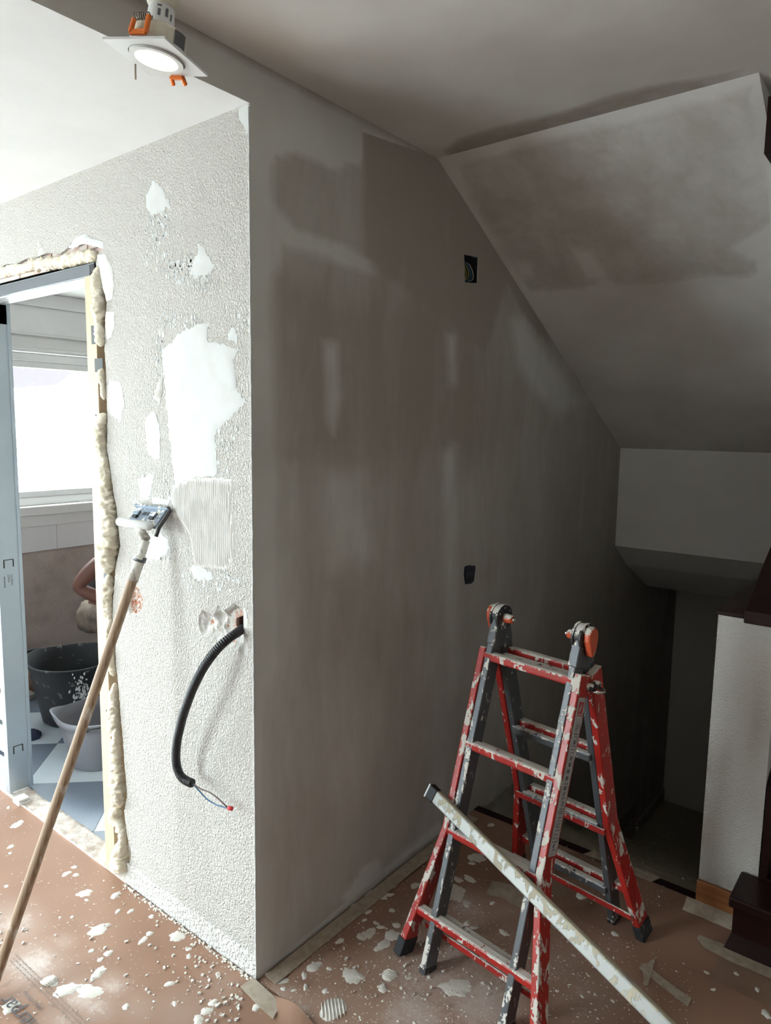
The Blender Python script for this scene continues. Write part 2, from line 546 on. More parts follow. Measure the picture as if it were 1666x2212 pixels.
for a, b in zip(edge[:-1], edge[1:]):
    k = max(1, int(np.linalg.norm(b-a)/.008))
    for j in range(k):
        p = a+(b-a)*j/k
        ej.append((p[0]+.004*nz(p[0]*90, p[1]*90), p[1]+.004*nz(p[0]*90, p[1]*90, 7)))
ej.append(tuple(edge[-1]))
outlineA = [(-.0005, 0), (-.0005, ZR), (XW, ZR), (XW, 0), (-2.5, 0), (-2.5, 2.22), (-1.75, ej[0][1]+.02)]+ej

S6 = lambda pts, ox, oy, s=3.6875: [(ox+x/s, oy+y/s) for x, y in pts]
crater_px = S6([(845, 1400), (880, 1355), (930, 1370), (960, 1405), (1000, 1312), (1050, 1362), (1120, 1300), (1220, 1350), (1232, 1440),
                (1228, 1560), (1242, 1715), (1215, 1730), (1130, 1660), (1085, 1640), (1020, 1600), (950, 1572), (880, 1560), (845, 1480)], 200, 950)
hole_px = S6([(1105, 1490), (1108, 1430), (1160, 1410), (1200, 1425), (1224, 1445), (1222, 1530), (1180, 1540), (1140, 1535)], 200, 950)
bcr_px = S6([(300, 1155), (360, 1165), (385, 1230), (405, 1280), (388, 1365), (340, 1408), (300, 1390), (278, 1330), (285, 1230)], 200, 950)
craterA = jag([A2(p) for p in crater_px], .006, .004, 1.0)
holeA = jag([A2(p) for p in hole_px], .005, .002, 2.0)
bcrA = jag([A2(p) for p in bcr_px], .006, .003, 3.0)
fnA = lambda u, v, w: (u, w, v)
wall_a = slab('wall_left', outlineA, [craterA, bcrA], fnA, 0.0, .02, M['stucco'])
struct(wall_a, 'white textured plaster wall with patches of filler beside the door opening', 'wall')
# masonry core behind the plaster
xh, zh = A2((515, 1352))
core = slab('masonry_core', [(-.046, 0), (-.046, ZR), (XW, ZR), (XW, 0), (-2.5, 0), (-2.5, 2.19), (-.735, 2.19), (-.735, 0)],
            [[(xh+(u-xh)*(2.5 if u < xh else 1.03), zh+(v-zh)*1.7) for u, v in holeA]], fnA, .034, .10, M['mortar'], wall_a)
# bottom strip where a skirting board has been taken off
p0, p1 = A2((317, 1904)), A2((554.6, 2079))
strip = jag([(-.70, 0.0), (-.002, 0.0), (-.002, p1[1]+.02), (-.690, p0[1]+.02)], .02, .0015, 9.0)
slab('skirting_scar', strip, [], fnA, -.0025, 0.001, stucco('scraped_plaster', (0.72, 0.70, 0.67), .7, 90.0), wall_a)

def relief(name, poly, hfun, mat, parent, step, plane=fnA, attr=None):
    """thin open relief patch, hfun(P, d) gives the offset of the wall normal for points P, d = depth inside the outline"""
    g = grid_in(poly, [], step, step*.5)
    V, T = cdt(poly, [], g)
    d = np.maximum(-sdist(V, poly), 0)
    h = hfun(V, d)
    mb = MB(); mb.add([plane(u, v, w) for (u, v), w in zip(V, h)], [tuple(t) for t in T])
    o = mb.build(name, mat, parent, smooth=True)
    return o

nzv = lambda V, s, k=0.0: np.array([nz(u*s, v*s, k) for u, v in V])
# chipped crater round the cable hole, brick shows in it
V, T = cdt(craterA, [holeA], grid_in(craterA, [holeA], .006, .003))
d = np.maximum(-sdist(V, craterA), 0)
scal = np.abs(nzv(V, 30.0, 4.0))*1.5
w = np.minimum(d*1.1, .018)*(.55+.9*scal)+.002*nzv(V, 120.0)
hd = sdist(V, holeA)
w = np.where(hd < .028, np.maximum(w, .020-.1*hd), w)
near = (hd[T].mean(1) < .010+.012*nzv(V[T].mean(1), 60.0)) | ((nzv(V[T].mean(1), 45.0, 2.0) > .36) & (w[T].mean(1) > .011))
mb = MB(); mb.v = [fnA(u, v, x) for (u, v), x in zip(V, w)]; mb.f = [tuple(t) for t in T]; mb.mi = [1 if k else 0 for k in near]
mb.build('broken_plaster', [M['crater'], M['brick']], wall_a)
# brick body with the hollow behind the hole
mb = MB()
n = len(holeA)
wide = [(xh+(u-xh)*(2.4 if u < xh else 1.0), zh+(v-zh)*1.6) for u, v in holeA]
rings = [[fnA(u, v, .018) for u, v in holeA], [fnA(u, v, .030) for u, v in holeA], [fnA(u, v, .031) for u, v in wide], [fnA(u, v, .098) for u, v in wide]]
mb.add(sum(rings, []), [(q*n+i, q*n+(i+1) % n, (q+1)*n+(i+1) % n, (q+1)*n+i) for q in range(3) for i in range(n)]+[tuple(range(3*n, 4*n))])
mb.build('hollow_brick', M['brick'], wall_a)
# brick crater beside the pole, with fluted face
V, T = cdt(bcrA, [], grid_in(bcrA, [], .004, .002))
d = np.maximum(-sdist(V, bcrA), 0)
flute = .004*(np.sin(V[:, 1]*2*math.pi/.018) > -.1)*(np.sin(V[:, 0]*2*math.pi/.024+V[:, 1]*30) > -.6)
w = np.minimum(d*1.2, .016)-flute*(d > .008)+.0015*nzv(V, 150.0)
mb = MB(); mb.v = [fnA(u, v, x) for (u, v), x in zip(V, w)]; mb.f = [tuple(t) for t in T]
mb.mi = [1 if q > .007 and nz(V[t][:, 0].mean()*80, V[t][:, 1].mean()*80) > -.25 else 0 for q, t in zip(d[T].mean(1), T)]
mb.build('broken_plaster', [M['crater'], M['brick']], wall_a)
# row of bricks over the door
xb = -1.80
k = 0
while xb < -.74:
    L = min(.245, -.70-xb)
    mb = MB()
    zs = [2.168, 2.180, 2.184, 2.200, 2.204, 2.222, 2.226, 2.262]
    for a, b in zip(zs[::2], zs[1::2]):
        mb.box(xb, xb+L-.008, .010+.003*nz(xb*9, a*70), .034, a, b)
    mb.box(xb, xb+L-.008, .016, .034, 2.168, 2.262)
    mb.build('brick', M['brick_pale'], wall_a)
    xb += L; k += 1

# filler patches on the textured wall
def patch(poly_px, mat, th=.0022, step=.012, amp=.009, seed=0.0, js=.006):
    poly = jag([A2(p) for p in poly_px], js, amp, seed)
    return relief('filler_patch', poly, lambda V, d: -np.minimum(.0006+d*.5, th)+.0005*nzv(V, 60.0, seed), mat, wall_a, step)

patch([(332, 390), (345, 400), (362, 430), (372, 455), (357, 447), (352, 460), (330, 465), (318, 450), (316, 425), (324, 405)], M['patch'], seed=1)
patch([(427, 528), (440, 535), (455, 560), (464, 578), (455, 590), (445, 595), (420, 600), (412, 590), (415, 570), (428, 550)], M['patch'], seed=2)
big = S6([(850, 1290), (930, 1275), (915, 1430), (1010, 1440), (1080, 1470), (1170, 1500), (1130, 1560), (1125, 1640), (1150, 1740), (1140, 1800),
          (1230, 1910), (1150, 1990), (1040, 2090), (985, 2160)], 200, 350)
big += S6([(978, 0), (1000, 280), (830, 300), (660, 350), (640, 200), (620, 0)], 200, 950)
big += S6([(590, 1950), (575, 1700), (550, 1490), (640, 1440), (700, 1350)], 200, 350)
patch(big, M['patch'], th=.003, seed=3)
patch(S6([(475, 1985), (500, 2000), (530, 2100), (545, 2212)], 200, 350)+S6([(548, 60), (540, 140), (500, 165), (440, 100), (425, 0)], 200, 950)+S6([(420, 2050)], 200, 350), M['patch'], seed=4)
patch(S6([(370, 310), (490, 265), (470, 420), (440, 480), (385, 460), (358, 320)], 200, 950), M['patch'], seed=5)
patch(S6([(1120, 1320), (1160, 1370), (1150, 1440), (1090, 1430), (1075, 1370)], 200, 350), M['patch'], seed=6)
patch(S6([(420, 760), (540, 740), (600, 800), (600, 900), (520, 960), (400, 940), (385, 850)], 200, 950), M['patch'], seed=7)
patch(S6([(470, 455), (600, 480), (615, 430), (625, 470), (600, 520), (480, 510)], 200, 950), M['patch'], seed=8, js=.01, amp=.002)
patch(S6([(800, 990), (960, 1060), (950, 1120), (820, 1120), (780, 1040)], 200, 950), M['patch'], seed=9)
patch(S6([(775, 190), (840, 180), (900, 300), (915, 430), (895, 540), (850, 560), (815, 430), (790, 300)], 0, 500), M['comb'], th=.006, seed=10, amp=.003)
patch(S6([(845, 640), (910, 640), (915, 740), (890, 840), (850, 860), (838, 740)], 0, 500), M['comb'], th=.005, seed=11, amp=.003)
patch(S6([(870, 1180), (960, 1200), (990, 1350), (960, 1520), (880, 1450), (860, 1300)], 0, 500), M['comb'], th=.003, seed=12, amp=.004)
patch(S6([(1430, 650), (1492, 622), (1497, 790), (1480, 815), (1470, 770), (1435, 710)], 0, 0, 2.777), M['patch'], seed=13, amp=.002)
patch(S6([(300, 60), (318, 80), (345, 130), (372, 172), (330, 190), (305, 205)], 0, 500), M['crater'], th=.012, seed=14, amp=.002)
patch(S6([(600, 50), (680, 15), (740, 60), (825, 80), (830, 140), (720, 110), (650, 100), (580, 140), (545, 130)], 0, 500), M['patch'], th=.008, seed=15, amp=.003)
patch(S6([(548, 1330), (562, 1290), (580, 1280), (572, 1395), (555, 1400)], 200, 350), M['crater'], th=.008, seed=16, amp=.001)
patch(S6([(490, 1880), (520, 1760), (560, 1710), (560, 1800), (540, 1930)], 200, 350), M['crater'], th=.004, seed=17, amp=.003)
comb = jag([A2(p) for p in S6([(660, 350), (830, 302), (1110, 310), (1100, 500), (1140, 800), (1120, 960), (1060, 1030), (820, 1010), (800, 900), (770, 740), (640, 560), (630, 430)], 200, 950)], .008, .006, 20.0)
def combh(V, d):
    ph = V[:, 0]*2*math.pi/.0085+2.0*nzv(V*np.array([1, .25]), 22.0)
    r = np.clip(np.sin(ph)*.5+.5+.5*nzv(V, 30.0, 3.0), 0, 1)
    return -np.minimum(d*.6, .0006+.0062*r)
g = np.array([(x, z) for x in np.arange(min(p[0] for p in comb), max(p[0] for p in comb), .0021) for z in np.arange(min(p[1] for p in comb), max(p[1] for p in comb), .012)])
g = g[sdist(g, comb) < -.003]
V, T = cdt(comb, [], g); h = combh(V, np.maximum(-sdist(V, comb), 0))
mb = MB(); mb.add([fnA(u, v, w) for (u, v), w in zip(V, h)], [tuple(t) for t in T])
mb.build('combed_patch', M['comb'], wall_a, smooth=True)
# crumbs of filler caught on the texture around the patches (one part)
mb = MB()
for (cx, cy, rx, ry, n) in [(340, 490, 28, 36, 120), (345, 560, 40, 30, 60), (385, 590, 40, 26, 90), (440, 610, 34, 22, 70), (400, 565, 22, 22, 40),
                            (390, 690, 50, 18, 70), (345, 780, 12, 60, 60), (490, 930, 24, 50, 70), (470, 1050, 26, 120, 60), (460, 1255, 70, 26, 120),
                            (340, 1190, 40, 26, 90), (300, 1060, 30, 40, 40), (480, 1140, 22, 70, 60), (520, 700, 24, 24, 30), (360, 1090, 12, 60, 30)]:
    for _ in range(n):
        a = random.uniform(0, 6.28); r = math.sqrt(random.random())
        u, v = A2((cx+rx*r*math.cos(a), cy+ry*r*math.sin(a)))
        s = random.uniform(.0015, .0055) if random.random() < .8 else random.uniform(.006, .010)
        k = random.randint(5, 7)
        pts = [(u+s*random.uniform(.5, 1.1)*math.cos(6.28*j/k), v+s*random.uniform(.6, 1.4)*math.sin(6.28*j/k)) for j in range(k)]
        o = len(mb.v)
        mb.add([fnA(x, z, .0) for x, z in pts]+[fnA(u+(x-u)*.7, v+(z-v)*.7, -.0014) for x, z in pts],
               [(j, (j+1) % k, k+(j+1) % k, k+j) for j in range(k)]+[tuple(range(k, 2*k))])
cr = mb.build('filler_crumbs', M['patch'], wall_a); cr['kind'] = 'stuff'

# smooth wall towards the stairs, with two box recesses, plus the beam over the low ceiling
y_s0, y_s1, z_s1 = 0.84, 2.73, 1.529
outlineB = [(.0004, 0), (1.17, 0), (1.17, -1.35), (YE, -1.35), (YE, ZU), (y_s0, ZU), (YB, ZU), (YB, ZR+.001), (.0004, ZR+.001)]
B2 = lambda px: (lambda p: (p[1], p[2]))(on_b(*px))
boxU = [B2(p) for p in [(1003, 549), (1034, 556), (1032, 612), (1005, 610)]]
boxL = [B2(p) for p in [(1004, 1224), (1012, 1221), (1028, 1222), (1029, 1228), (1026, 1255), (1020, 1261), (1005, 1262), (1002, 1240)]]
boxUj = jag(boxU, .012, .0015, 1.0); boxLj = jag(boxL, .01, .0015, 2.0)
gx = grid_in([(0.01, 0.01), (2.70, .01), (2.70, 1.5), (.84, 2.53), (.01, 2.53)], [boxUj, boxLj], .022, .008)

def px_of(V3):
    d = np.asarray(V3)-CAM
    zc = d@FW
    return np.stack([833+F*(d@RT)/zc, 1106-F*(d@UP)/zc], 1)

def soft(P, poly, s):
    return np.clip(.5-sdist(P, poly)/(2*s), 0, 1)

def dampB(V):
    P = px_of(np.array([(0, u, v) for u, v in V]))
    d = np.full(len(V), .62)
    def put(poly, val, s):
        nonlocal d
        k = soft(P, poly, s); d = d*(1-k)+val*k
    put([(520, 0), (592, 0), (588, 400), (600, 1100), (590, 2200), (520, 2200)], .18, 16)
    put([(500, 80), (784, 255), (784, 345), (745, 352), (722, 400), (690, 345), (640, 325), (585, 335), (500, 330)], .02, 12)
    put([(100, -200), (548, 0), (548, 260), (300, 200)], .05, 10)
    put([(784, 258), (946, 341), (1100, 600), (1050, 760), (900, 640), (784, 560)], .86, 5)
    put([(592, 370), (700, 360), (784, 360), (784, 560), (690, 530), (610, 470)], .62, 14)
    put([(590, 440), (640, 500), (740, 530), (820, 580), (800, 590), (700, 555), (615, 530), (600, 590), (590, 580)], .18, 10)
    put([(620, 620), (1000, 640), (1060, 900), (990, 1000), (640, 1000)], .80, 60)
    put([(700, 740), (728, 740), (735, 860), (720, 940), (704, 900)], .25, 10)
    put([(1105, 690), (1130, 690), (1260, 870), (1200, 900), (1125, 800)], .25, 14)
    put([(1085, 570), (1100, 570), (1172, 700), (1165, 722), (1120, 660)], .88, 5)
    put([(965, 720), (985, 720), (985, 830), (970, 830)], .3, 8)
    put([(955, 980), (985, 960), (990, 1500), (965, 1500)], .35, 10)
    put([(700, 1020), (780, 1020), (800, 1200), (720, 1230)], .35, 25)
    put([(610, 1000), (640, 1000), (640, 1500), (610, 1500)], .42, 14)
    put([(560, 1500), (950, 1400), (1000, 1700), (640, 2030), (560, 2100)], .52, 60)
    put([(742, 1938), (790, 1870), (820, 1858), (822, 1890), (880, 1835), (950, 1780), (960, 1800), (760, 1960)], .12, 5)
    return d

wall_b = slab('wall_stair', outlineB, [boxUj, boxLj], lambda u, v, w: (w, u, v), 0.0, -.045, M['skim'], extra=gx, attrs={'damp': dampB})
struct(wall_b, 'smooth half-dry grey plaster wall running down to the dark stairs', 'wall')
# thin ragged arris bead where the two walls meet
mb = MB()
pts = [(-.0015+.0015*nz(0, z*60), -.0015+.0015*nz(5, z*60), z) for z in np.arange(0.0, ZR, .02)]
mb.tube(pts, .0028, 6)
mb.build('corner_bead', M['patch'], wall_a, smooth=True)

# ceilings
mb = MB(); mb.box(XW, -.0008, YB, 0.0, ZR, ZR+.1)
struct(mb.build('ceiling', M['ceil']), 'low white ceiling in front of the door', 'ceiling')

fnC = lambda u, v, w: (u, v, w)
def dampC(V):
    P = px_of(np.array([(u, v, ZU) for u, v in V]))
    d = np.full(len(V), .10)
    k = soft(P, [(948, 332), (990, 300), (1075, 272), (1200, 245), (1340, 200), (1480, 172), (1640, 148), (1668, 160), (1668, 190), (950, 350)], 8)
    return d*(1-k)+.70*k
gx = grid_in([(0.02, -.3), (1.3, -.3), (1.3, .83), (.02, .83)], [], .025, .005)
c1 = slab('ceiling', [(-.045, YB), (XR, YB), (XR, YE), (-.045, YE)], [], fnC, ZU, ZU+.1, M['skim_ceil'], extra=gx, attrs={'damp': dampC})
struct(c1, 'flat pale ceiling of the stair hall with a damp band along the fold', 'ceiling')
L = math.hypot(y_s1-y_s0, ZU-z_s1)
fnS = lambda u, v, w: (u, y_s0+(y_s1-y_s0)*v/L+w*(ZU-z_s1)/L, ZU-(ZU-z_s1)*v/L+w*(y_s1-y_s0)/L)
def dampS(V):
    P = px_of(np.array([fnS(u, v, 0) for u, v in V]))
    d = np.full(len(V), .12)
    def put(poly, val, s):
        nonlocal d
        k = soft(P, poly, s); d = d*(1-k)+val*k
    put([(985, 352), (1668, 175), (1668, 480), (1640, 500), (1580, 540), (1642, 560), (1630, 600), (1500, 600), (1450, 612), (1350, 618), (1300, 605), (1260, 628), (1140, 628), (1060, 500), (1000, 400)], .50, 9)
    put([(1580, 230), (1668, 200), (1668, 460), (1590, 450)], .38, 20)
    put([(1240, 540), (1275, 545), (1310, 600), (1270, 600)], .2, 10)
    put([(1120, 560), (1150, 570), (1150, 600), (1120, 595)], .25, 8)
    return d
gx = grid_in([(0.01, 0.01), (.99, .01), (.99, L-.01), (.01, L-.01)], [], .025, .005)
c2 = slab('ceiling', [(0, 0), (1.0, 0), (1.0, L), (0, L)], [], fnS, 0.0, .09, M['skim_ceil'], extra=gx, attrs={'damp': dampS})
struct(c2, 'sloping plastered soffit above the descending stairs', 'ceiling')
# end of the sloping soffit: upright face and the second, lower soffit
mb = MB()
prof = [(y_s1, z_s1), (y_s1, .965), (2.93, .828), (3.35, .62), (YE, .62), (YE, .80), (3.3, .80), (y_s1+.10, 1.2), (y_s1+.10, z_s1)]
mb.prism([(0.0, y, z) for y, z in prof], (1.0, 0, 0))
struct(mb.build('trim_1', M['ceil']), 'pale upright plaster face closing the end of the sloping soffit', 'trim')
# end wall and side wall of the stairwell
mb = MB(); mb.box(-.045, XR, YE, YE+.1, -1.4, 3.0)
struct(mb.build('wall_end', M['paint_white']), 'dark end wall at the bottom of the stairs', 'wall')
mb = MB(); mb.box(.92, 1.10, 1.20, YE, -1.35, 1.04)
half = struct(mb.build('wall_half', M['stucco_far']), 'low textured half wall between the two flights of stairs', 'wall')
mb = MB()
mb.prism([(.912, 1.19, 1.038), (1.0, 1.19, 1.038), (1.0, 1.19, 1.056), (.912, 1.19, 1.053)], (0, YE-1.19, 0))
struct(mb.build('trim_2', M['dark_wood'], bevel=.003), 'thin chipped mahogany capping on the half wall', 'trim')

# stairs going down
mb = MB(); mb.box(0.0, .92, YS-.03, YS+.012, -.05, 0.003)
struct(mb.build('stair_nosing', M['dark_wood'], bevel=.004), 'dark wooden nosing at the head of the stairs', 'stairs')
struct(MB().box(-.045, 1.10, YS-.1, YE, -1.45, -1.35).build('floor', M['floor']), 'base slab under the descending stairs', 'floor')
struct(MB().box(-.045, 1.10, YS-.12, YS-.02, -1.45, -.12).build('wall_stair_head', M['paint_white']), 'masonry under the head of the stairs', 'wall')
stair = struct(MB().box(0.0, .92, YS-.02, YS, -.165, -.05).build('stairs', M['terrazzo']), 'terrazzo stairs leading down between the two walls', 'stairs')
for k in range(1, 8):
    y0 = YS+RUN*(k-1); z = -RISE*k
    mb = MB(); y1 = YE if k == 7 else y0+RUN+.02
    mb.box(0.0, .92, y0-.005, y1, z-.035, z)
    mb.build('tread', M['terrazzo'], stair, bevel=.004)
    if k < 7:
        MB().box(0.0, .92, y0+RUN-.004, y0+RUN+.016, z-RISE, z-.034).build('riser', M['paint_white'], stair)
def skirting(name, y0, y1, z0, z1, mat, label):
    mb = MB(); mb.box(0.0, .012, y0, y1, z0, z1)
    return struct(mb.build(name, mat, bevel=.002), label, 'baseboard')
M['skirt'] = plain('dusty_skirting', (0.40, 0.37, 0.32), .6, c2=(0.32, 0.29, 0.25), scale=30.0)
skirting('baseboard_stair', 1.17, 1.80, -.062, -.014, M['skirt'], 'dusty grey skirting strip on the wall at the top of the stairs')
skirting('baseboard_stair', 3.05, 3.36, -.985, -.885, M['skirt'], 'short skirting piece above the last stair tread')
skirting('baseboard_stair', 3.42, YE, -1.15, -1.06, M['skirt'], 'skirting along the landing at the bottom of the stairs')
mb = MB(); mb.box(.918, 1.098, 1.184, 1.199, 0.0, .098)
struct(mb.build('baseboard_half', M['orange_wood'], bevel=.003), 'orange pine baseboard at the foot of the half wall', 'baseboard')

# walls outside the view that close the hall
M['wall_out'] = plain('plain_wall_plaster', (0.63, 0.60, 0.56), .85, spec=.2)   # as the textured wall
struct(slab('wall_rear', [(XW-.24, -.12), (XR+.1, -.12), (XR+.1, 2.7), (XW-.24, 2.7)], [[(WIN_REAR[0], WIN_REAR[2]), (WIN_REAR[1], WIN_REAR[2]), (WIN_REAR[1], WIN_REAR[3]), (WIN_REAR[0], WIN_REAR[3])]], lambda u, v, w: (u, w, v), YB, YB-.24, M['wall_out']), 'plain plastered rear wall of the hall with a wide window', 'wall')
struct(MB().box(XR, XR+.1, YB, YE, -1.4, 2.7).build('wall_right', M['wall_out']), 'plain plastered side wall of the hall', 'wall')

# outer wall with both windows
fnX = lambda u, v, w: (w, u, v)
rect = lambda q: [(q[0], q[2]), (q[1], q[2]), (q[1], q[3]), (q[0], q[3])]
YBA = 2.3
w_out = slab('wall_outer', [(YB, -.12), (YBA, -.12), (YBA, 2.6), (YB, 2.6)], [rect(WIN_BATH), rect(WIN_ROOM)], fnX, XW, XW-.24, M['paint_white'])
struct(w_out, 'white outer wall with the windows', 'wall')
def window(name, q, nleaf, label, rear=False):
    y0, y1, z0, z1 = q
    W0 = YB if rear else XW
    def bx(m, a, b, c, d, e, f):
        return m.box(c, d, a, b, e, f) if rear else m.box(a, b, c, d, e, f)
    fr = MB()
    x0, x1 = W0-.10, W0-.04
    w = .05
    bx(fr, x0, x1, y0, y1, z0, z0+w); bx(fr, x0, x1, y0, y1, z1-w, z1)
    bx(fr, x0, x1, y0, y0+w, z0+w, z1-w); bx(fr, x0, x1, y1-w, y1, z0+w, z1-w)
    root = struct(fr.build(name, M['white_plastic'], bevel=.004), label, 'window')
    for k in range(nleaf):
        a = y0+w+(y1-y0-2*w)*k/nleaf; b = y0+w+(y1-y0-2*w)*(k+1)/nleaf
        s = MB(); t = .04; xa, xb2 = x0+.012, x1-.008
        bx(s, xa, xb2, a, b, z0+w, z0+w+t); bx(s, xa, xb2, a, b, z1-w-t, z1-w)
        bx(s, xa, xb2, a, a+t, z0+w+t, z1-w-t); bx(s, xa, xb2, b-t, b, z0+w+t, z1-w-t)
        so = s.build('sash', M['white_plastic'], root, bevel=.003)
        bx(MB(), x0+.028, x0+.034, a+t, b-t, z0+w+t, z1-w-t).build('pane', M['glass'], so)
    return root
win1 = window('window_1', WIN_BATH, 1, 'white framed bathroom window full of bright daylight')
win2 = window('window_2', WIN_ROOM, 2, 'wide white framed window lighting the hall')

window('window_3', WIN_REAR, 3, 'wide white framed window in the rear wall', True)

# ------------------------------------------------------------------ bathroom
bath_floor = struct(MB().box(XW, -.045, .10, YBA, -.12, -.006).build('floor', M['mortar']), 'tiled bathroom floor of pale and blue-grey squares set diagonally', 'floor')
def clip(poly, xmin, xmax, ymin, ymax):
    for ax, lim, sg in ((0, xmin, 1), (0, xmax, -1), (1, ymin, 1), (1, ymax, -1)):
        out = []
        for i in range(len(poly)):
            a, b = poly[i], poly[(i+1) % len(poly)]
            ia, ib = sg*(a[ax]-lim) >= 0, sg*(b[ax]-lim) >= 0
            if ia: out.append(a)
            if ia != ib:
                t = (lim-a[ax])/(b[ax]-a[ax]); out.append((a[0]+t*(b[0]-a[0]), a[1]+t*(b[1]-a[1])))
        poly = out
        if len(poly) < 3: return []
    return poly
S = .413; q2 = math.sqrt(.5)
for i in range(-6, 6):
    for j in range(-4, 7):
        u0, v0 = -1.117+S*i, 1.25+S*j
        c = [((u-v)*q2, (u+v)*q2) for u, v in ((u0+.001, v0+.001), (u0+S-.001, v0+.001), (u0+S-.001, v0+S-.001), (u0+.001, v0+S-.001))]
        c = clip(c, XW, -.05, .085, YBA)
        if len(c) >= 3:
            area = abs(sum(c[k][0]*c[(k+1) % len(c)][1]-c[(k+1) % len(c)][0]*c[k][1] for k in range(len(c))))/2
            if area < .002: continue
            MB().prism([(x, y, -.006) for x, y in c], (0, 0, .006)).build('tile', M['vinyl_light'] if (i+j) % 2 == 0 else M['vinyl_dark'], bath_floor)
struct(MB().box(XW, -.045, .10, YBA, ZB, ZB+.1).build('ceiling', M['paint_white']), 'grey-white bathroom ceiling', 'ceiling')
struct(MB().box(XW-.2, -.045, YBA, YBA+.1, -.1, 2.6).build('wall_bathroom', M['concrete']), 'raw rendered back wall of the bathroom', 'wall')
struct(MB().box(XW, XW+.05, .10, YBA, 2.325, ZB).build('trim_3', M['ceil'], bevel=.003), 'grey cornice band under the bathroom ceiling', 'trim')
struct(MB().box(XW, XW+.03, .10, YBA, 2.165, 2.325).build('trim_4', M['ceil'], bevel=.003), 'plain shutter box above the bathroom window', 'trim')
struct(MB().box(XW, XW+.045, .10, YBA, 2.15, 2.165).box(XW, XW+.022, .10, YBA, 2.05, 2.15).box(XW, XW+.03, .10, YBA, 2.065, 2.08).build('trim_5', M['white_plastic'], bevel=.002), 'white moulded window head under the shutter box', 'trim')
struct(MB().box(XW, XW+.035, .10, YBA, 1.045, 1.10).box(XW, XW+.02, .10, YBA, .972, 1.045).build('window_sill', M['white_plastic'], bevel=.003), 'white window sill above the bathroom tiles', 'sill')
wt = struct(MB().box(XW, XW+.006, .10, YBA, .812, .972).build('tile_bed', M['mortar']), 'row of white wall tiles under the bathroom window', 'tiles')
yt = on_b(120.7, 1160, XW)[1]
for k in range(-4, 6):
    a = max(.10, yt+.30*k+.001); b = min(YBA, yt+.30*(k+1)-.001)
    if b-a > .02:
        MB().box(XW+.004, XW+.014, a, b, .814, .972).build('tile', M['tile_white'], wt, bevel=.001)
struct(MB().box(XW, XW+.004, .10, YBA, 0.0, .814).build('wall_render', M['concrete']), 'raw brown render below the tiles where the old cladding came off', 'wall')

# door frame kit -------------------------------------------------------
door = struct(MB().box(-1.62, -.785, .012, .088, 2.118, 2.124).build('door_1', M['alu']), 'unfinished sliding door frame of pine and galvanised steel', 'door')
# pine jamb
xa0, xa1 = on_a(173.8, 588)[0], on_a(204, 588)[0]
mb = MB()
x0, x1 = -.852, -.772
mb.prism([(x0, .012, 0), (x0+.018, .000, 0), (x1, .000, 0), (x1, .095, 0), (x0, .095, 0)], (0, 0, 2.118))
mb.build('wood_jamb', M['pine'], door, bevel=.0015)
for z in (1.66, .62, 1.18):
    mb = MB(); mb.cyl((-.792, .0005, z), (-.792, -.0008, z), .0035, 10); mb.build('knot', M['boots'], door)
# metal fixing straps on the jamb
M['strap'] = plain('dull_zinc', (0.16, 0.17, 0.17), .85, spec=.2)
for z, x0, x1, h in ((1.925, -.800, -.745, .03), (1.825, -.785, -.735, .022), (1.115, -.775, -.735, .012)):
    mb = MB(); mb.box(x0, x1, -.0025, -.0005, z-h, z+h); mb.build('fixing_strap', M['strap'], door)
# aluminium track
mb = MB()
mb.box(-2.45, -.80, .000, .008, 2.116, 2.152)
mb.box(-2.45, -.80, .092, .100, 2.116, 2.152)
mb.box(-2.45, -.772, .000, .100, 2.152, 2.156)
tr = mb.build('track_side', plain('anodised_track', (0.16, 0.17, 0.19), .4, .6), door, bevel=.001)
mb = MB(); mb.box(-1.615, -.853, .010, .044, 2.112, 2.118); mb.box(-1.615, -.853, .056, .090, 2.112, 2.118)
mb.build('track_lip', plain('bright_track', (0.86, 0.87, 0.88), .3, .3), door, bevel=.001)
MB().box(-.80, -.772, .001, .014, 2.124, 2.152).build('end_cap', M['black'], door)
MB().box(-1.640, -1.622, .012, .09, 2.03, 2.108).build('end_stop', M['black'], door)
# steel pocket post, seen edge on: inner face 10 cm deep with folded lips
mb = MB()
mb.box(-1.626, -1.622, .004, .098, 0.012, 2.116)
mb.box(-1.655, -1.622, .000, .004, 0.012, 2.116)
mb.box(-1.655, -1.622, .098, .102, 0.012, 2.116)
mb.box(-1.622, -1.616, .000, .006, 0.012, 2.116)
mb.box(-1.622, -1.616, .088, .102, 0.012, 2.116)
post = mb.build('steel_post', M['steel'], door, bevel=.0008)
for z in (1.03, .20):
    mb = MB(); mb.box(-1.6222, -1.6195, .030, .062, z-.016, z+.016)
    mb.build('punched_tab', M['steel'], post)
    mb = MB(); mb.box(-1.6221, -1.6212, .026, .066, z+.017, z+.020); mb.box(-1.6221, -1.6212, .025, .029, z-.016, z+.018)
    mb.box(-1.6221, -1.6212, .063, .068, z-.014, z+.018)
    mb.build('slot', M['boots'], post)
for z in (1.85, 1.40, .60, .17):
    mb = MB(); mb.cyl((-1.622, .091, z), (-1.6145, .091, z), .004, 8); mb.build('rivet', M['steel'], post)
# corrugated pocket panel beyond the post
mb = MB()
for k in range(14):
    z0 = .03+k*.148
    mb.box(-2.5, -1.655, .012, .018, z0, z0+.12); mb.box(-2.5, -1.655, .004, .014, z0+.045, z0+.075)
mb.build('pocket_panel', M['steel'], door)

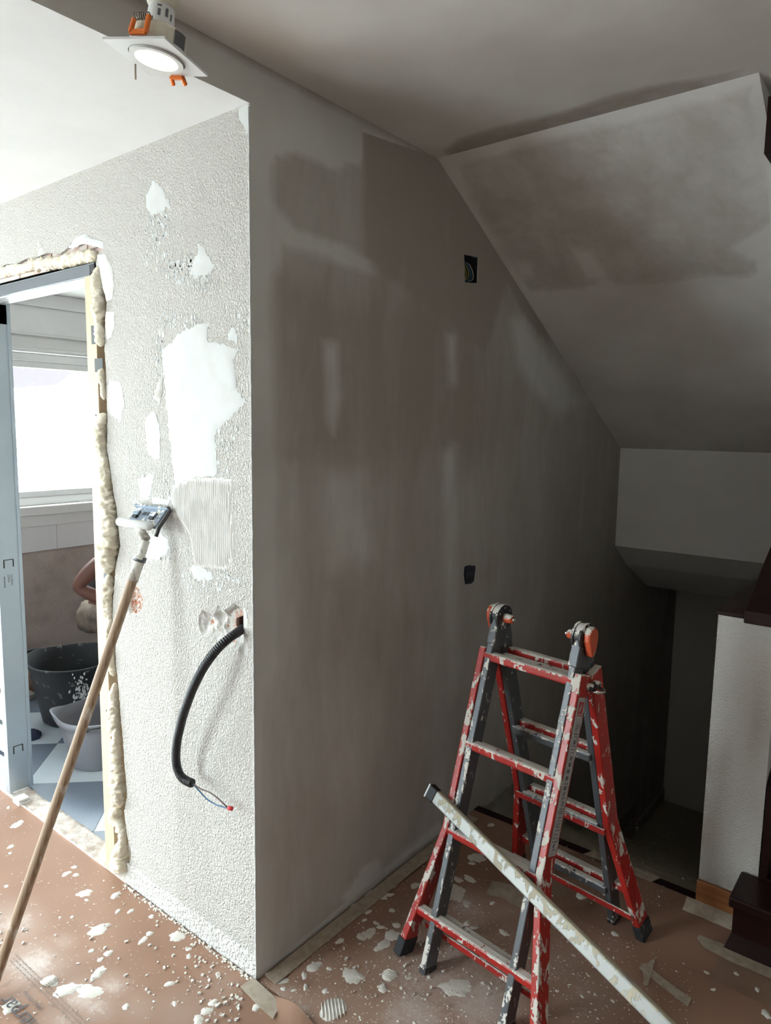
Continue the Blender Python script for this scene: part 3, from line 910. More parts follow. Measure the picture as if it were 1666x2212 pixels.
def text_mesh(name, body, size, mat, parent, origin, ex, ey, off=.0006):
    cu = bpy.data.curves.new(name, 'FONT'); cu.body = body; cu.size = size; cu.resolution_u = 3
    to = bpy.data.objects.new(name+'_tmp', cu); COL.objects.link(to)
    bpy.context.view_layer.update()
    me = bpy.data.meshes.new_from_object(to.evaluated_get(bpy.context.evaluated_depsgraph_get()))
    bpy.data.objects.remove(to, do_unlink=True)
    ex = np.array(ex, float); ey = np.array(ey, float); nn = np.cross(ex, ey)
    o3 = np.array(origin, float)+nn*off
    b = np.array(BASE.get(parent.name, [0, 0, 0]))
    for v in me.vertices:
        v.co = Vector(o3+ex*v.co.x+ey*v.co.y-b)
    me.materials.clear(); me.materials.append(mat); me.name = name
    o = bpy.data.objects.new(name, me); COL.objects.link(o); o.parent = parent
    return o
# printed codes on the post: they read downwards
for k, (s, sz) in enumerate((('OLSB401', .0135), ('20904', .0135))):
    text_mesh('printed_code', s, sz, M['ink'], post, (-1.6219, .052-.013*k, .985), (0, 0, -1), (0, 1, 0), off=.0006)
mb = MB()
for k in range(9):
    mb.box(-1.6219, -1.6213, .024, .029, .93+.0055*k, .9335+.0055*k)
mb.build('printed_barcode', M['ink'], post)

# expanding foam
def foam(name, ctrl, yoff=.35, seed=0.0, sq=1.0):
    P = []; R = []
    for (x, y, w) in ctrl:
        r = .5*w*.00158
        P.append(on_a(x, y, -yoff*r)); R.append(r)
    P = np.array(P); R = np.array(R)
    s = np.concatenate([[0], np.cumsum(np.linalg.norm(np.diff(P, axis=0), axis=1))])
    n = max(8, int(s[-1]/.0025)); t = np.linspace(0, s[-1], n)
    Q = np.stack([np.interp(t, s, P[:, i]) for i in range(3)], 1); RR = np.interp(t, s, R)
    k = np.ones(5)/5
    for i in range(3): Q[:, i] = np.convolve(np.pad(Q[:, i], 2, 'edge'), k, 'valid')
    RR = np.convolve(np.pad(RR, 2, 'edge'), k, 'valid')
    e = np.minimum(np.arange(n), np.arange(n)[::-1])/4.0
    RR *= np.sqrt(np.clip(e*.7, .02, 1))
    mb = MB(); mb.tube(Q, list(RR), 30)
    V = np.array(mb.v); C = np.repeat(Q, 30, 0); D = V-C
    out = []
    for p, d_, rr in zip(V, D, np.repeat(RR, 30)):
        q = p*28+seed
        a = .95*abs(nz(q[0]*1.2, q[1]*1.2, q[2]*1.6))+.55*abs(nz(q[0]*2.9, q[1]*2.9, q[2]*3.6+3))+.20*abs(nz(q[0]*7, q[1]*7, q[2]*8))-.40
        a *= .72
        out.append(tuple(p+d_*(a+.02)*sq))
    mb.v = out
    return mb.build(name, M['foam'], door, smooth=True)
foam('foam_bead', [(212, 575, 14), (209, 600, 20), (209, 618, 26), (213, 640, 20), (214, 655, 26), (213, 680, 26), (214, 700, 16), (216, 718, 22), (218, 750, 20)], seed=1)
foam('foam_bead', [(222, 795, 10), (218, 808, 18), (222, 830, 12), (225, 865, 8)], seed=2)
foam('foam_bead', [(229, 893, 12), (221, 903, 22), (216, 925, 28), (216, 950, 30), (219, 975, 26), (223, 988, 18), (226, 1010, 24), (228, 1035, 27), (229, 1058, 26), (232, 1090, 32), (236, 1125, 34), (238, 1150, 36), (236, 1172, 42), (233, 1200, 42), (234, 1225, 30), (237, 1240, 16)], seed=3)
foam('foam_bead', [(236, 1240, 16), (233, 1265, 26), (231, 1300, 28), (234, 1325, 20), (238, 1340, 12), (231, 1370, 14), (236, 1405, 24), (242, 1440, 18), (246, 1462, 10)], seed=4)
foam('foam_bead', [(249, 1475, 10), (244, 1500, 18), (246, 1535, 22), (245, 1570, 28), (251, 1592, 18), (249, 1618, 24), (250, 1650, 24), (252, 1685, 28), (254, 1712, 32), (258, 1745, 20)], seed=5)
foam('foam_bead', [(251, 1745, 22), (246, 1768, 28), (257, 1780, 20), (264, 1800, 18), (265, 1825, 16)], seed=6)
foam('foam_bead', [(264, 1818, 20), (258, 1845, 34), (259, 1868, 42), (263, 1885, 34)], seed=7)
foam('foam_bead', [(-60, 610, 16), (0, 590, 20), (30, 582, 24), (60, 578, 18), (75, 572, 28), (100, 572, 24), (135, 566, 26), (165, 560, 26), (190, 554, 28), (210, 552, 18)], seed=8, yoff=-.2)
# rough threshold where the old frame was
mb = MB()
g = [(x, y) for x in np.arange(-1.70, -.69, .012) for y in np.arange(-.002, .105, .012)]
nx = len(np.arange(-1.70, -.69, .012)); ny = len(np.arange(-.002, .105, .012))
mb.add([(x, y, .004+.010*abs(nz(x*22, y*40, 3))+.005*nz(x*70, y*70)-.012*(y > .09)) for x, y in g],
       [(i*ny+j, (i+1)*ny+j, (i+1)*ny+j+1, i*ny+j+1) for i in range(nx-1) for j in range(ny-1)])
M['thresh'] = plain('broken_screed', (0.46, 0.38, 0.32), .95, c2=(0.70, 0.64, 0.58), scale=20.0, bs=.8, bscale=70.0, detail=8.0)
struct(mb.build('threshold', M['thresh'], smooth=True), 'rough broken screed strip across the door opening', 'threshold')
# white plastic packer under the post
p = on_f(46, 1737)
pk = MB(); pk.box(p[0]-.035, p[0]+.022, p[1]-.02, p[1]+.03, .004, .016); pk.box(p[0]-.033, p[0]+.018, p[1]-.018, p[1]+.028, .018, .028)
tag(pk.build('plastic_packer', M['white_plastic'], bevel=.002), 'small white plastic packer on the floor at the foot of the steel post', 'packer')

# ------------------------------------------------------------------ floor paper
def sheet(x0, x1, y0, y1, label, dust, curl=None, step=.02, base=0.0):
    root = None
    xs = np.arange(x0, x1+step*.5, step); ys = np.linspace(y0, y1, max(4, int((y1-y0)/step)))
    mb = MB(); nx_, ny_ = len(xs), len(ys)
    vs = []
    for x in xs:
        for y in ys:
            z = .003+.0016*(nz(x*3, y*3, x0)+.6*nz(x*9, y*9, y0))
            if curl: z += curl(x, y)
            e = min(y-y0, y1-y)
            yy = y+(.006*nz(x*6, y0*9) if e < 1e-6 else 0)
            vs.append((x, yy, max(z, .0012)))
    mb.add(vs, [(i*ny_+j, (i+1)*ny_+j, (i+1)*ny_+j+1, i*ny_+j+1) for i in range(nx_-1) for j in range(ny_-1)])
    P = px_of(np.array(vs)); d = np.full(len(vs), base)
    for (cx, cy, r, a) in dust:
        d = np.maximum(d, a*np.exp(-(((P[:, 0]-cx)**2+((P[:, 1]-cy)*1.3)**2)/(r*r))))
    bad = (np.array(vs)-CAM)@FW < .2
    d[bad] = 0
    mb.attr['dust'] = d
    o = mb.build('kraft_paper', M['paper'], fixn=False, smooth=True)
    return tag(o, label, 'paper', 'protective paper sheets on the floor')
curlL = lambda x, y: .022*math.exp(-((x-.17)/.06)**2)*max(0, 1-(-.01-y)/.05) if y > -.06 else 0.0
pL = sheet(-1.76, 2.98, -.93, -.008, 'brown protective paper with printed lettering along the textured wall',
           [(30, 1995, 70, .62), (70, 2085, 80, .72), (10, 2060, 60, .55), (170, 2155, 60, .62), (240, 2130, 45, .55),
            (210, 2175, 50, .55), (140, 2205, 60, .5), (135, 2035, 30, .5), (300, 2180, 60, .35), (400, 2190, 90, .35), (470, 2130, 60, .3)], curlL, base=.08)
pM = sheet(.005, 2.98, -.003, .868, 'brown protective paper beneath the red ladder, splashed all over',
           [(1000, 2130, 150, .5), (880, 2200, 180, .45), (1010, 1985, 90, .5), (960, 1945, 60, .5), (1100, 1990, 90, .45), (760, 2160, 130, .4), (1240, 1850, 110, .4),
            (700, 2080, 80, .35), (1200, 2080, 120, .45), (1050, 2210, 130, .55), (1280, 2160, 110, .5), (1150, 1960, 60, .5), (600, 2160, 70, .5), (1310, 2050, 60, .3), (950, 2120, 200, .62), (1050, 2170, 120, .75), (900, 2190, 120, .7), (1000, 1960, 70, .6), (640, 2190, 60, .6)], base=.08)
pN = sheet(.005, 1.04, .872, 1.232, 'brown protective paper at the head of the stairs',
           [(1240, 1830, 110, .3), (1080, 1800, 70, .22), (1350, 1970, 80, .2)], base=.08)
for o, dz in ((pM, -.0012), (pN, -.0022)):
    o.location.z = dz
sheets = [pL, pM, pN]

def sheet_at(p):
    return pL if p[1] < -.006 else (pM if p[1] < .867 else pN)

def splat(p, r, seed, kind='blob', mbx=None):
    """dried splash: low dome with a wobbly outline; star = with tails, comb = ridged smear"""
    mb = MB() if mbx is None else mbx
    n = 36
    rg = random.Random(seed)
    ph = [rg.uniform(0, 6.28) for _ in range(4)]
    el = rg.uniform(1.0, 1.35); ang = rg.uniform(0, 3.14)
    rim = []; inner = []
    for j in range(n):
        t = 6.283*j/n
        k = 1+.10*math.sin(2*t+ph[0])+.08*math.sin(3*t+ph[1])+.05*math.sin(5*t+ph[2])
        if kind == 'star': k *= 1+.12*max(0, math.sin(4*t+ph[3]))**3+.06*math.sin(7*t+ph[0])
        if kind == 'smear': k *= 1+.09*math.sin(6*t+ph[3])+.06*math.sin(11*t+ph[1])+.04*math.sin(17*t+ph[2])
        a, b = k*r*el*math.cos(t), k*r/el*math.sin(t)
        x, y = a*math.cos(ang)-b*math.sin(ang), a*math.sin(ang)+b*math.cos(ang)
        rim.append((p[0]+x, p[1]+y, .0022)); inner.append((p[0]+x*.86, p[1]+y*.86, .0022+min(.0018, r*.18)))
    hgt = .0022+min(.0026, r*.22)
    mb.add(rim+inner+[(p[0], p[1], hgt)], [(j, (j+1) % n, n+(j+1) % n, n+j) for j in range(n)]+[(n+j, n+(j+1) % n, 2*n) for j in range(n)])
    if kind == 'star':
        for _ in range(2):
            t = rg.uniform(0, 6.283); L = r*rg.uniform(1.3, 1.7); w = r*.10
            d_ = np.array([math.cos(t), math.sin(t), 0]); s_ = np.array([-d_[1], d_[0], 0])
            a = np.array([p[0], p[1], .003])+d_*r*.7; b = np.array([p[0], p[1], .0035])+d_*L
            mb.add([a-s_*w, a+s_*w, b+s_*(w*.4+r*.2), b-s_*(w*.4-r*.2)], [(0, 1, 2, 3)])
    if kind == 'comb':
        t0 = rg.uniform(0, 3.14)
        for q in range(-3, 4):
            d_ = np.array([math.cos(t0), math.sin(t0), 0]); s_ = np.array([-d_[1], d_[0], 0])
            c = np.array([p[0], p[1], .005])+s_*q*r*.24; L = r*math.sqrt(max(.1, 1-(q*.25)**2))*.95
            mb.tube([c-d_*L, c, c+d_*L], [.0012, .0026, .0012], 5)
    return mb

spl = []
Z = lambda lst, ox, oy, s: [(ox+x/s, oy+y/s, (w/s), k) for x, y, w, k in lst]
b_, st_, cb_, sm_ = 'blob', 'star', 'comb', 'smear'
spl += Z([(400, 803, 48, b_), (457, 810, 36, b_), (446, 764, 34, b_), (508, 920, 75, sm_), (520, 960, 24, b_), (693, 932, 52, st_), (708, 1028, 34, b_), (785, 1028, 38, b_),
          (942, 1041, 36, b_), (433, 1062, 22, b_), (360, 1064, 18, b_), (521, 1113, 18, b_), (590, 1140, 100, st_), (898, 1163, 44, b_), (858, 1204, 56, b_), (550, 1266, 34, b_),
          (650, 1282, 54, b_), (603, 1320, 40, b_), (730, 1296, 26, b_), (1095, 1160, 90, sm_), (1133, 1256, 34, b_), (1133, 1300, 36, b_), (1310, 1410, 34, b_), (1017, 1466, 52, st_),
          (755, 1604, 48, b_), (1048, 1588, 42, b_), (1278, 1578, 56, b_), (1240, 1630, 70, st_), (1057, 1662, 28, b_), (590, 1400, 90, sm_), (105, 507, 72, sm_), (65, 640, 40, b_), (52, 405, 24, b_),
          (62, 680, 26, b_), (38, 878, 28, b_), (65, 1600, 90, st_), (400, 1500, 120, sm_), (540, 1510, 130, sm_), (300, 1450, 90, cb_), (1190, 1680, 80, sm_), (1540, 1605, 60, b_)], 0, 1600, 2.777)
spl += Z([(745, 1190, 64, b_), (780, 1280, 60, st_), (595, 1465, 105, b_), (525, 1530, 58, b_), (705, 1478, 40, b_), (370, 1570, 75, b_), (375, 1625, 44, b_), (535, 1612, 50, b_), (448, 1635, 36, b_),
          (675, 1640, 50, b_), (870, 1530, 150, sm_), (1140, 1525, 110, cb_), (1090, 1620, 70, b_), (990, 1225, 110, sm_), (935, 1250, 74, b_), (1090, 1310, 110, sm_), (1160, 1240, 120, sm_),
          (1190, 1165, 56, b_), (1075, 1180, 54, b_), (1040, 1150, 50, b_), (960, 1130, 48, b_), (985, 1072, 60, b_), (1155, 1058, 46, b_), (1165, 990, 28, b_), (1075, 950, 160, sm_),
          (920, 1050, 130, sm_), (830, 1120, 90, b_), (1160, 885, 44, b_), (1320, 880, 66, b_), (1630, 835, 60, b_), (1600, 760, 40, b_), (1600, 925, 150, sm_), (300, 1515, 90, sm_),
          (730, 1770, 200, cb_), (1030, 1290, 22, b_), (1145, 1135, 24, b_), (1280, 1540, 40, b_), (250, 1660, 34, b_), (190, 1760, 56, b_)], 500, 1650, 3.332)
spl += Z([(685, 560, 84, b_), (810, 555, 110, st_), (650, 455, 62, b_), (880, 340, 170, sm_), (830, 395, 66, b_), (680, 690, 200, sm_), (1040, 660, 120, sm_), (780, 800, 95, st_), (850, 1040, 66, b_),
          (1035, 795, 56, b_), (780, 1000, 70, b_), (1020, 10, 66, b_), (690, 170, 60, b_), (40, 630, 60, b_), (30, 870, 66, b_), (75, 1020, 80, b_), (205, 1540, 56, b_),
          (680, 1640, 260, sm_), (1150, 1090, 90, sm_), (950, 1350, 80, cb_)], 840, 1780, 4.628)
spl += Z([(190, 1610, 50, sm_), (940, 1665, 36, b_), (770, 1650, 40, b_), (855, 1985, 34, b_), (910, 2005, 26, b_), (810, 1870, 34, b_), (1010, 1875, 30, sm_), (655, 1810, 28, b_), (20, 2000, 18, b_),
          (60, 2015, 22, b_), (180, 2060, 26, b_), (1150, 1980, 34, st_), (1210, 2150, 66, sm_), (560, 1850, 16, b_), (490, 1720, 16, b_), (1030, 1530, 14, b_)], 1266, 1500, 3.1075)
spl += Z([(55, 475, 42, b_), (15, 570, 50, b_), (140, 560, 38, b_), (910, 1280, 105, cb_), (1150, 1260, 56, b_), (1240, 1660, 66, sm_), (760, 950, 60, st_)], 1060, 1660, 4.628)
rg = random.Random(5)
for _ in range(60):
    spl.append((rg.uniform(560, 1300), rg.uniform(1990, 2210), rg.uniform(3, 8), b_))
for _ in range(40):
    spl.append((rg.uniform(0, 540), rg.uniform(1760, 2210), rg.uniform(2.5, 5), b_))
ns = 0
for (x, y, w, k) in spl:
    p = on_f(x, y)
    if p[0] < 0.01 and p[1] > -.035: p[1] = -.045
    if p[0] < 0 and p[1] > -.03: continue
    if p[1] > 1.2 or (p[0] > 1.03 and p[1] > 1.0): continue
    r = .5*w*depth(p)/F*1.05
    splat(p, r, ns+11, k).build('plaster_splash', M['splat'], sheet_at(p), smooth=True, fixn=False)
    ns += 1
# fine specks: far too many to count
for sh, reg, n in ((pL, (0, 640, 1720, 2212), 900), (pM, (560, 1500, 1830, 2212), 5200), (pN, (960, 1480, 1770, 1960), 500)):
    mb = MB()
    rg = random.Random(n)
    for _ in range(n):
        x, y = rg.uniform(reg[0], reg[1]), rg.uniform(reg[2], reg[3])
        p = on_f(x, y)
        if sheet_at(p) is not sh or (p[0] < 0 and p[1] > -.03) or p[0] < .005 and sh is not pL: continue
        if sh is pM and rg.random() > .35+.9*max(0, nz(p[0]*5, p[1]*5))+.3*(x < 1000): continue
        r = rg.uniform(.0006, .0017) if rg.random() < .93 else rg.uniform(.002, .0035)
        a = rg.uniform(0, 6.28); e = rg.uniform(1, 2.2)
        k = 6
        rim = [(p[0]+r*e*math.cos(6.28*j/k)*math.cos(a)-r*math.sin(6.28*j/k)*math.sin(a), p[1]+r*e*math.cos(6.28*j/k)*math.sin(a)+r*math.sin(6.28*j/k)*math.cos(a), .0045) for j in range(k)]
        mb.add(rim+[(p[0], p[1], .0045+r*.5)], [(j, (j+1) % k, k) for j in range(k)])
    if mb.v:
        o = mb.build('plaster_specks', M['splat'], sh, fixn=False); o['kind'] = 'stuff'
# dry crumbs lying on the paper
mb = MB()
rg = random.Random(3)
for (cx, cy, rx, ry, n) in [(470, 2120, 70, 45, 50), (300, 2080, 200, 90, 30), (480, 2190, 40, 25, 30), (60, 2010, 60, 40, 16), (900, 2100, 160, 60, 50), (440, 2045, 110, 60, 30), (330, 1940, 40, 20, 16)]:
    for _ in range(n):
        p = on_f(cx+rx*rg.uniform(-1, 1), cy+ry*rg.uniform(-1, 1))
        if p[0] < 0 and p[1] > -.035: continue
        s = rg.uniform(.0015, .0045); a = rg.uniform(0, 6.28)
        ca, sa = math.cos(a), math.sin(a)
        q = [(x*s*rg.uniform(.6, 1.6), y*s*rg.uniform(.5, 1), z*s*rg.uniform(.8, 1.6)) for z in (0, 1) for x, y in ((-1, -1), (1, -1), (1, 1), (-1, 1))]
        mb.hexa([(p[0]+x*ca-y*sa, p[1]+x*sa+y*ca, .003+z) for x, y, z in q])
for _ in range(260):
    x_, y_ = rg.uniform(-.70, -.005), -.008-abs(rg.gauss(0, .008)); s = rg.uniform(.001, .0032)
    mb.hexa([(x_+x*s*rg.uniform(.6, 1.6), y_+y*s*rg.uniform(.5, 1), .003+z*s*rg.uniform(.8, 1.6)) for z in (0, 1) for x, y in ((-1, -1), (1, -1), (1, 1), (-1, 1))])
o = mb.build('plaster_crumbs', M['splat'], pL); o['kind'] = 'stuff'

# printed lettering, reads from the lower edge of the sheet towards the door
pn, pr = on_f(84, 2217), on_f(22, 2152)
ex = (pr-pn); ex /= np.linalg.norm(ex); ey = np.cross([0, 0, 1.0], ex)
txt = text_mesh('printed_text', 'nerpar', .062, M['ink'], pL, pn+np.array([0, 0, .0052])-ey*.002, ex, ey)
text_mesh('printed_text', '\u00ae', .03, M['ink'], pL, pr+np.array([0, 0, .0052])+ey*.035+ex*.015, ex, ey)
text_mesh('printed_text', 'papel y pl\u00e1stico', .016, M['ink'], pL, pn+np.array([0, 0, .0052])-ey*.032+ex*.045, ex, ey)
mb = MB()
rg = random.Random(9)
for row in range(3):
    s = -.12
    while s < .30:
        L = rg.uniform(.006, .02)
        a = pn+np.array([0, 0, .0056])+ex*s-ey*(.062+.011*row)
        mb.add([a, a+ex*L, a+ex*L+ey*.0026, a+ey*.0026], [(0, 1, 2, 3)])
        s += L+.005
mb.build('printed_lines', plain('faint_print', (0.25, 0.20, 0.17), .8), pL, fixn=False)
a = pr+np.array([0, 0, .0056])+ex*.05-ey*.03
MB().add([a, a+ey*.07, a+ey*.07+ex*.0015, a+ex*.0015], [(0, 1, 2, 3)]).build('printed_rule', M['ink'], pL, fixn=False)

# masking tape
def tape(pts, label, lift=.0065, seed=0.0, w3=None):
    """strip between two edge polylines of floor points"""
    mb = MB()
    A, Bp = pts
    n = len(A)
    vs = []
    for a, b in zip(A, Bp):
        vs += [(a[0], a[1], lift+a[2]), (b[0], b[1], lift+b[2])]
    top = [(x, y, z) for x, y, z in vs]
    bot = [(x, y, z-.0012) for x, y, z in vs]
    m = 2*n
    mb.add(top+bot, [(2*i, 2*i+1, 2*i+3, 2*i+2) for i in range(n-1)]+[(m+2*i+2, m+2*i+3, m+2*i+1, m+2*i) for i in range(n-1)]
           + [(2*i, 2*i+2, m+2*i+2, m+2*i) for i in range(n-1)]+[(2*i+3, 2*i+1, m+2*i+1, m+2*i+3) for i in range(n-1)]
           + [(0, m, m+1, 1), (m-2, m-1, 2*m-1, 2*m-2)])
    return tag(mb.build('masking_tape', M['tape']), label, 'tape', 'masking tape strips on the floor')
def strip_px(c, lift=0.0):
    return [np.array([*on_f(x, y)[:2], lift]) for x, y in c]
ys = np.linspace(.02, .62, 16)
tape(([np.array([.012, y, .004]) for y in ys], [np.array([.058+.003*nz(y*8, 0), y, 0]) for y in ys]), 'long cream masking tape strip along the foot of the smooth wall')
ys = np.linspace(.60, 1.16, 14)
tape(([np.array([.012, y, .004]) for y in ys], [np.array([.060+.004*nz(y*8, 2), y, .001]) for y in ys]), 'second masking tape strip along the smooth wall, nearer the stairs', lift=.0078)
tape((strip_px([(519, 2137), (560, 2180), (590, 2207)]), strip_px([(548, 2117), (592, 2158), (606, 2176)])), 'short pale tape piece stuck to the paper at the wall corner', lift=.009)
tape((strip_px([(1380, 2094), (1430, 2135), (1486, 2178)]), strip_px([(1392, 2083), (1440, 2122), (1494, 2160)])), 'torn tape strip, long arm of a cross stuck on the brown paper', lift=.006)
tape((strip_px([(1388, 2092), (1392, 2134)]), strip_px([(1416, 2074), (1400, 2133)])), 'torn tape scrap, short arm of a cross stuck on the brown paper', lift=.0075)
tape((strip_px([(1506, 2028), (1520, 2048), (1580, 2080), (1640, 2105), (1680, 2122)]), strip_px([(1512, 2022), (1530, 2030), (1590, 2052), (1650, 2080), (1690, 2096)])), 'curved masking tape strip on the paper before the dark step', lift=.005)
sk = np.linspace(.89, 1.05, 6)
tape(([np.array([x, 1.183, .022]) for x in sk], [np.array([x, 1.135+.004*nz(x*20, 3), -.001]) for x in sk]), 'tape strip folded over the foot of the orange baseboard', lift=.004)
tape(([np.array([x, 1.262, .0]) for x in np.linspace(.52, .78, 6)], [np.array([x, 1.215, .0]) for x in np.linspace(.50, .76, 6)]), 'tape strip along the stair nosing near the ladder foot', lift=.006)
tape((strip_px([(1050, 1935), (1080, 1940), (1140, 1970), (1200, 2010)]), strip_px([(1062, 1905), (1100, 1912), (1160, 1945), (1215, 1975)])), 'dusty tape strip across the paper beneath the ladder', lift=.0055)

# ------------------------------------------------------------------ ladder
LX, LY, LTH = 0.5503, 0.6427, -0.1154
HH, HW, SP = 1.047, .1435, .312
lad = thing('folding_ladder', 'red and grey folding ladder splashed with dried plaster on the brown paper', 'ladder', (LX, LY, .004), rotz=LTH)
HH -= .004
def rail_pt(s, z, x, off=0.0):      # s = -1 front leg pair (towards the camera is -y), +1 back; off = offset outwards of the frame plane
    t = 1-z/HH
    n = np.array([0, s*HH, SP])/math.hypot(HH, SP)
    return np.array([x, s*SP*t, z])+n*off
for s, side in ((-1, 'front'), (1, 'back')):
    nrm = np.array([0, s*HH, SP])/math.hypot(HH, SP)
    for e in (-1, 1):
        # inner grey rail, straight from hinge to floor
        mb = MB(); mb.beam(rail_pt(s, 0.0, e*HW), rail_pt(s, HH-.02, e*HW), (1, 0, 0), .022, .052)
        o = mb.build('inner_rail', M['lad_grey'], lad, local=True, bevel=.003)
        mb = MB(); mb.beam(rail_pt(s, -.002, e*HW), rail_pt(s, .02, e*HW), (1, 0, 0), .024, .055); mb.build('end_cap', M['lad_black'], o, local=True)
        # outer red rail: upper straight part, flared below
        path = [(HW+.024, .945), (HW+.024, .405), (HW+.098, .03)]
        mb = MB()
        ring = []
        for (x, z), hw in zip(path, (.011, .011, .012)):
            for dx, dn in ((-1, -1), (1, -1), (1, 1), (-1, 1)):
                ring.append(rail_pt(s, z, e*(x+dx*hw), dn*.029))
        fs = [(3, 2, 1, 0), (8, 9, 10, 11)]
        for i in range(2):
            for j in range(4):
                fs.append((i*4+j, i*4+(j+1) % 4, i*4+4+(j+1) % 4, i*4+4+j))
        mb.add(ring, fs)
        o = mb.build('outer_rail', M['lad_red'], lad, local=True, bevel=.003)
        # thin web inside the flare
        mb = MB(); mb.beam(rail_pt(s, .0, e*(HW+.104)), rail_pt(s, .055, e*(HW+.094)), (1, 0, 0), .032, .066)
        mb.build('rubber_foot', M['rubber'], lad, local=True, bevel=.006)
    # rungs: red tube of the outer part, grey tube of the inner part behind it
    for z, w in ((.922, HW+.02), (.657, HW+.02), (.400, HW+.02), (.150, HW+.072)):
        mb = MB(); mb.beam(rail_pt(s, z, -w, .012), rail_pt(s, z, w, .012), (0, 1, 0), .030, .026)
        mb.build('rung', M['lad_red'], lad, local=True, bevel=.006)
        mb = MB(); mb.beam(rail_pt(s, z-.004, -HW, -.024), rail_pt(s, z-.004, HW, -.024), (0, 1, 0), .026, .026)
        mb.build('inner_rung', M['lad_grey'], lad, local=True, bevel=.005)
    for z, w in ((.395, HW+.022), (.095, HW+.085)):
        mb = MB(); mb.beam(rail_pt(s, z, -w, -.036), rail_pt(s, z, w, -.036), (0, 1, 0), .006, .020)
        mb.build('brace_bar', M['lad_red'], lad, local=True, bevel=.002)
    # locking rod with steel hooks
    mb = MB(); mb.cyl(rail_pt(s, .925, -HW-.045, -.055), rail_pt(s, .925, HW+.045, -.055), .0085, 12)
    o = mb.build('lock_rod', M['lad_red'], lad, local=True, smooth=True)
    for e in (-1, 1):
        mb = MB(); mb.cyl(rail_pt(s, .925, e*(HW+.030), -.055), rail_pt(s, .925, e*(HW+.052), -.055), .0105, 12); mb.build('rod_end', M['lad_black'], o, local=True, smooth=True)
        a = rail_pt(s, .918, e*(HW+.050), -.055)
        mb = MB(); mb.tube([a, a+np.array([e*.018, 0, -.002]), a+np.array([e*.026, s*.012, -.003]), a+np.array([e*.018, s*.03, -.004]), a+np.array([e*-.01, s*.034, -.004])], .004, 8)
        mb.build('lock_hook', M['steel_pin'], o, local=True, smooth=True)
# hinges
for e in (-1, 1):
    c = np.array([e*HW, 0, HH])
    for dx in (-.012, .012):
        mb = MB()
        prof = []
        for k in range(24):
            t = 2*math.pi*k/24
            prof.append((c[0]+dx-.004, .041*math.cos(t), HH+.002+.041*math.sin(t)))
        mb.prism(prof, (.008, 0, 0))
        mb.build('hinge_plate', M['lad_black'], lad, local=True, bevel=.002)
    mb = MB()
    arc = [(c[0]-.013, .036*math.cos(t), HH+.004+.036*math.sin(t)) for t in np.linspace(-.2, math.pi+.2, 14)]
    mb.prism(arc, (.026, 0, 0)); mb.build('hinge_body', M['lad_black'], lad, local=True, bevel=.003)
    for s in (-1, 1):
        mb = MB(); mb.beam(rail_pt(s, HH-.085, e*HW), rail_pt(s, HH-.005, e*HW), (1, 0, 0), .030, .056)
        mb.build('hinge_socket', M['lad_grey'], lad, local=True, bevel=.004)
    # inner pin and outer release knob
    mb = MB(); mb.tube([c-np.array([e*.016, 0, 0]), c-np.array([e*.024, 0, 0]), c-np.array([e*.044, 0, 0]), c-np.array([e*.048, 0, 0])], [.014, .015, .013, .009], 16)
    o = mb.build('hinge_pin', M['lad_orange'], lad, local=True, smooth=True)
    mb = MB(); mb.cyl(c-np.array([e*.046, 0, 0]), c-np.array([e*.053, 0, 0]), .006, 10); mb.build('bolt', M['steel_pin'], o, local=True)
    mb = MB()
    kp = [(c[0]+e*.016, y, HH+z) for y, z in ((-.026, .018), (-.014, .034), (.006, .036), (.022, .024), (.026, .004), (.018, -.034), (.008, -.052), (-.008, -.052), (-.016, -.03), (-.026, -.004))]
    mb.prism(kp, (e*.022, 0, 0)); mb.build('release_knob', M['lad_orange'], lad, local=True, bevel=.006)
    for t in (.6, 1.6, 2.6, 4.7):
        mb = MB(); p = c+np.array([-e*.016, .03*math.cos(t), .03*math.sin(t)]); mb.cyl(p, p-np.array([e*.003, 0, 0]), .004, 8); mb.build('rivet', M['lad_grey'], lad, local=True)
# instruction sticker on the outer face of one rail
mb = MB()
xs = HW+.024+.0116
q = [rail_pt(-1, z, xs, dn) for z, dn in ((.462, -.020), (.462, .021), (.885, .021), (.885, -.020))]
mb.prism(q, (.0008, 0, 0))
stk = mb.build('sticker', M['sticker'], lad, local=True); stk['label'] = 'worn pale instruction sticker'
q = [rail_pt(-1, z, xs+.0009, dn) for z, dn in ((.835, -.013), (.835, .014), (.873, .014), (.873, -.013))]
mb = MB(); mb.prism(q, (.0006, 0, 0)); mb.build('printed_logo', M['red_print'], stk, local=True)
q = [rail_pt(-1, z, xs+.0014, dn) for z, dn in ((.844, .008), (.856, -.002), (.868, -.004), (.866, .000), (.858, .006), (.850, .010))]
mb = MB(); mb.prism(q, (.0005, 0, 0)); q = [rail_pt(-1, z, xs+.0014, dn) for z, dn in ((.838, -.010), (.838, .011), (.841, .011), (.841, -.010))]
mb.prism(q, (.0005, 0, 0)); mb.build('printed_logo', M['sticker'], stk, local=True)
mb = MB(); rg = random.Random(2); z = .81
while z > .475:
    hgt = rg.choice((.0018, .0018, .0025, .010))
    a, b = rg.uniform(-.016, -.008), rg.uniform(.004, .016)
    if hgt > .005: a, b = rg.uniform(-.008, -.002), rg.uniform(.002, .008)
    mb.prism([rail_pt(-1, zz, xs+.0009, dn) for zz, dn in ((z-hgt, a), (z-hgt, b), (z, b), (z, a))], (.0005, 0, 0))
    z -= hgt+rg.uniform(.003, .010)
mb.build('printed_lines', M['ink'], stk, local=True)

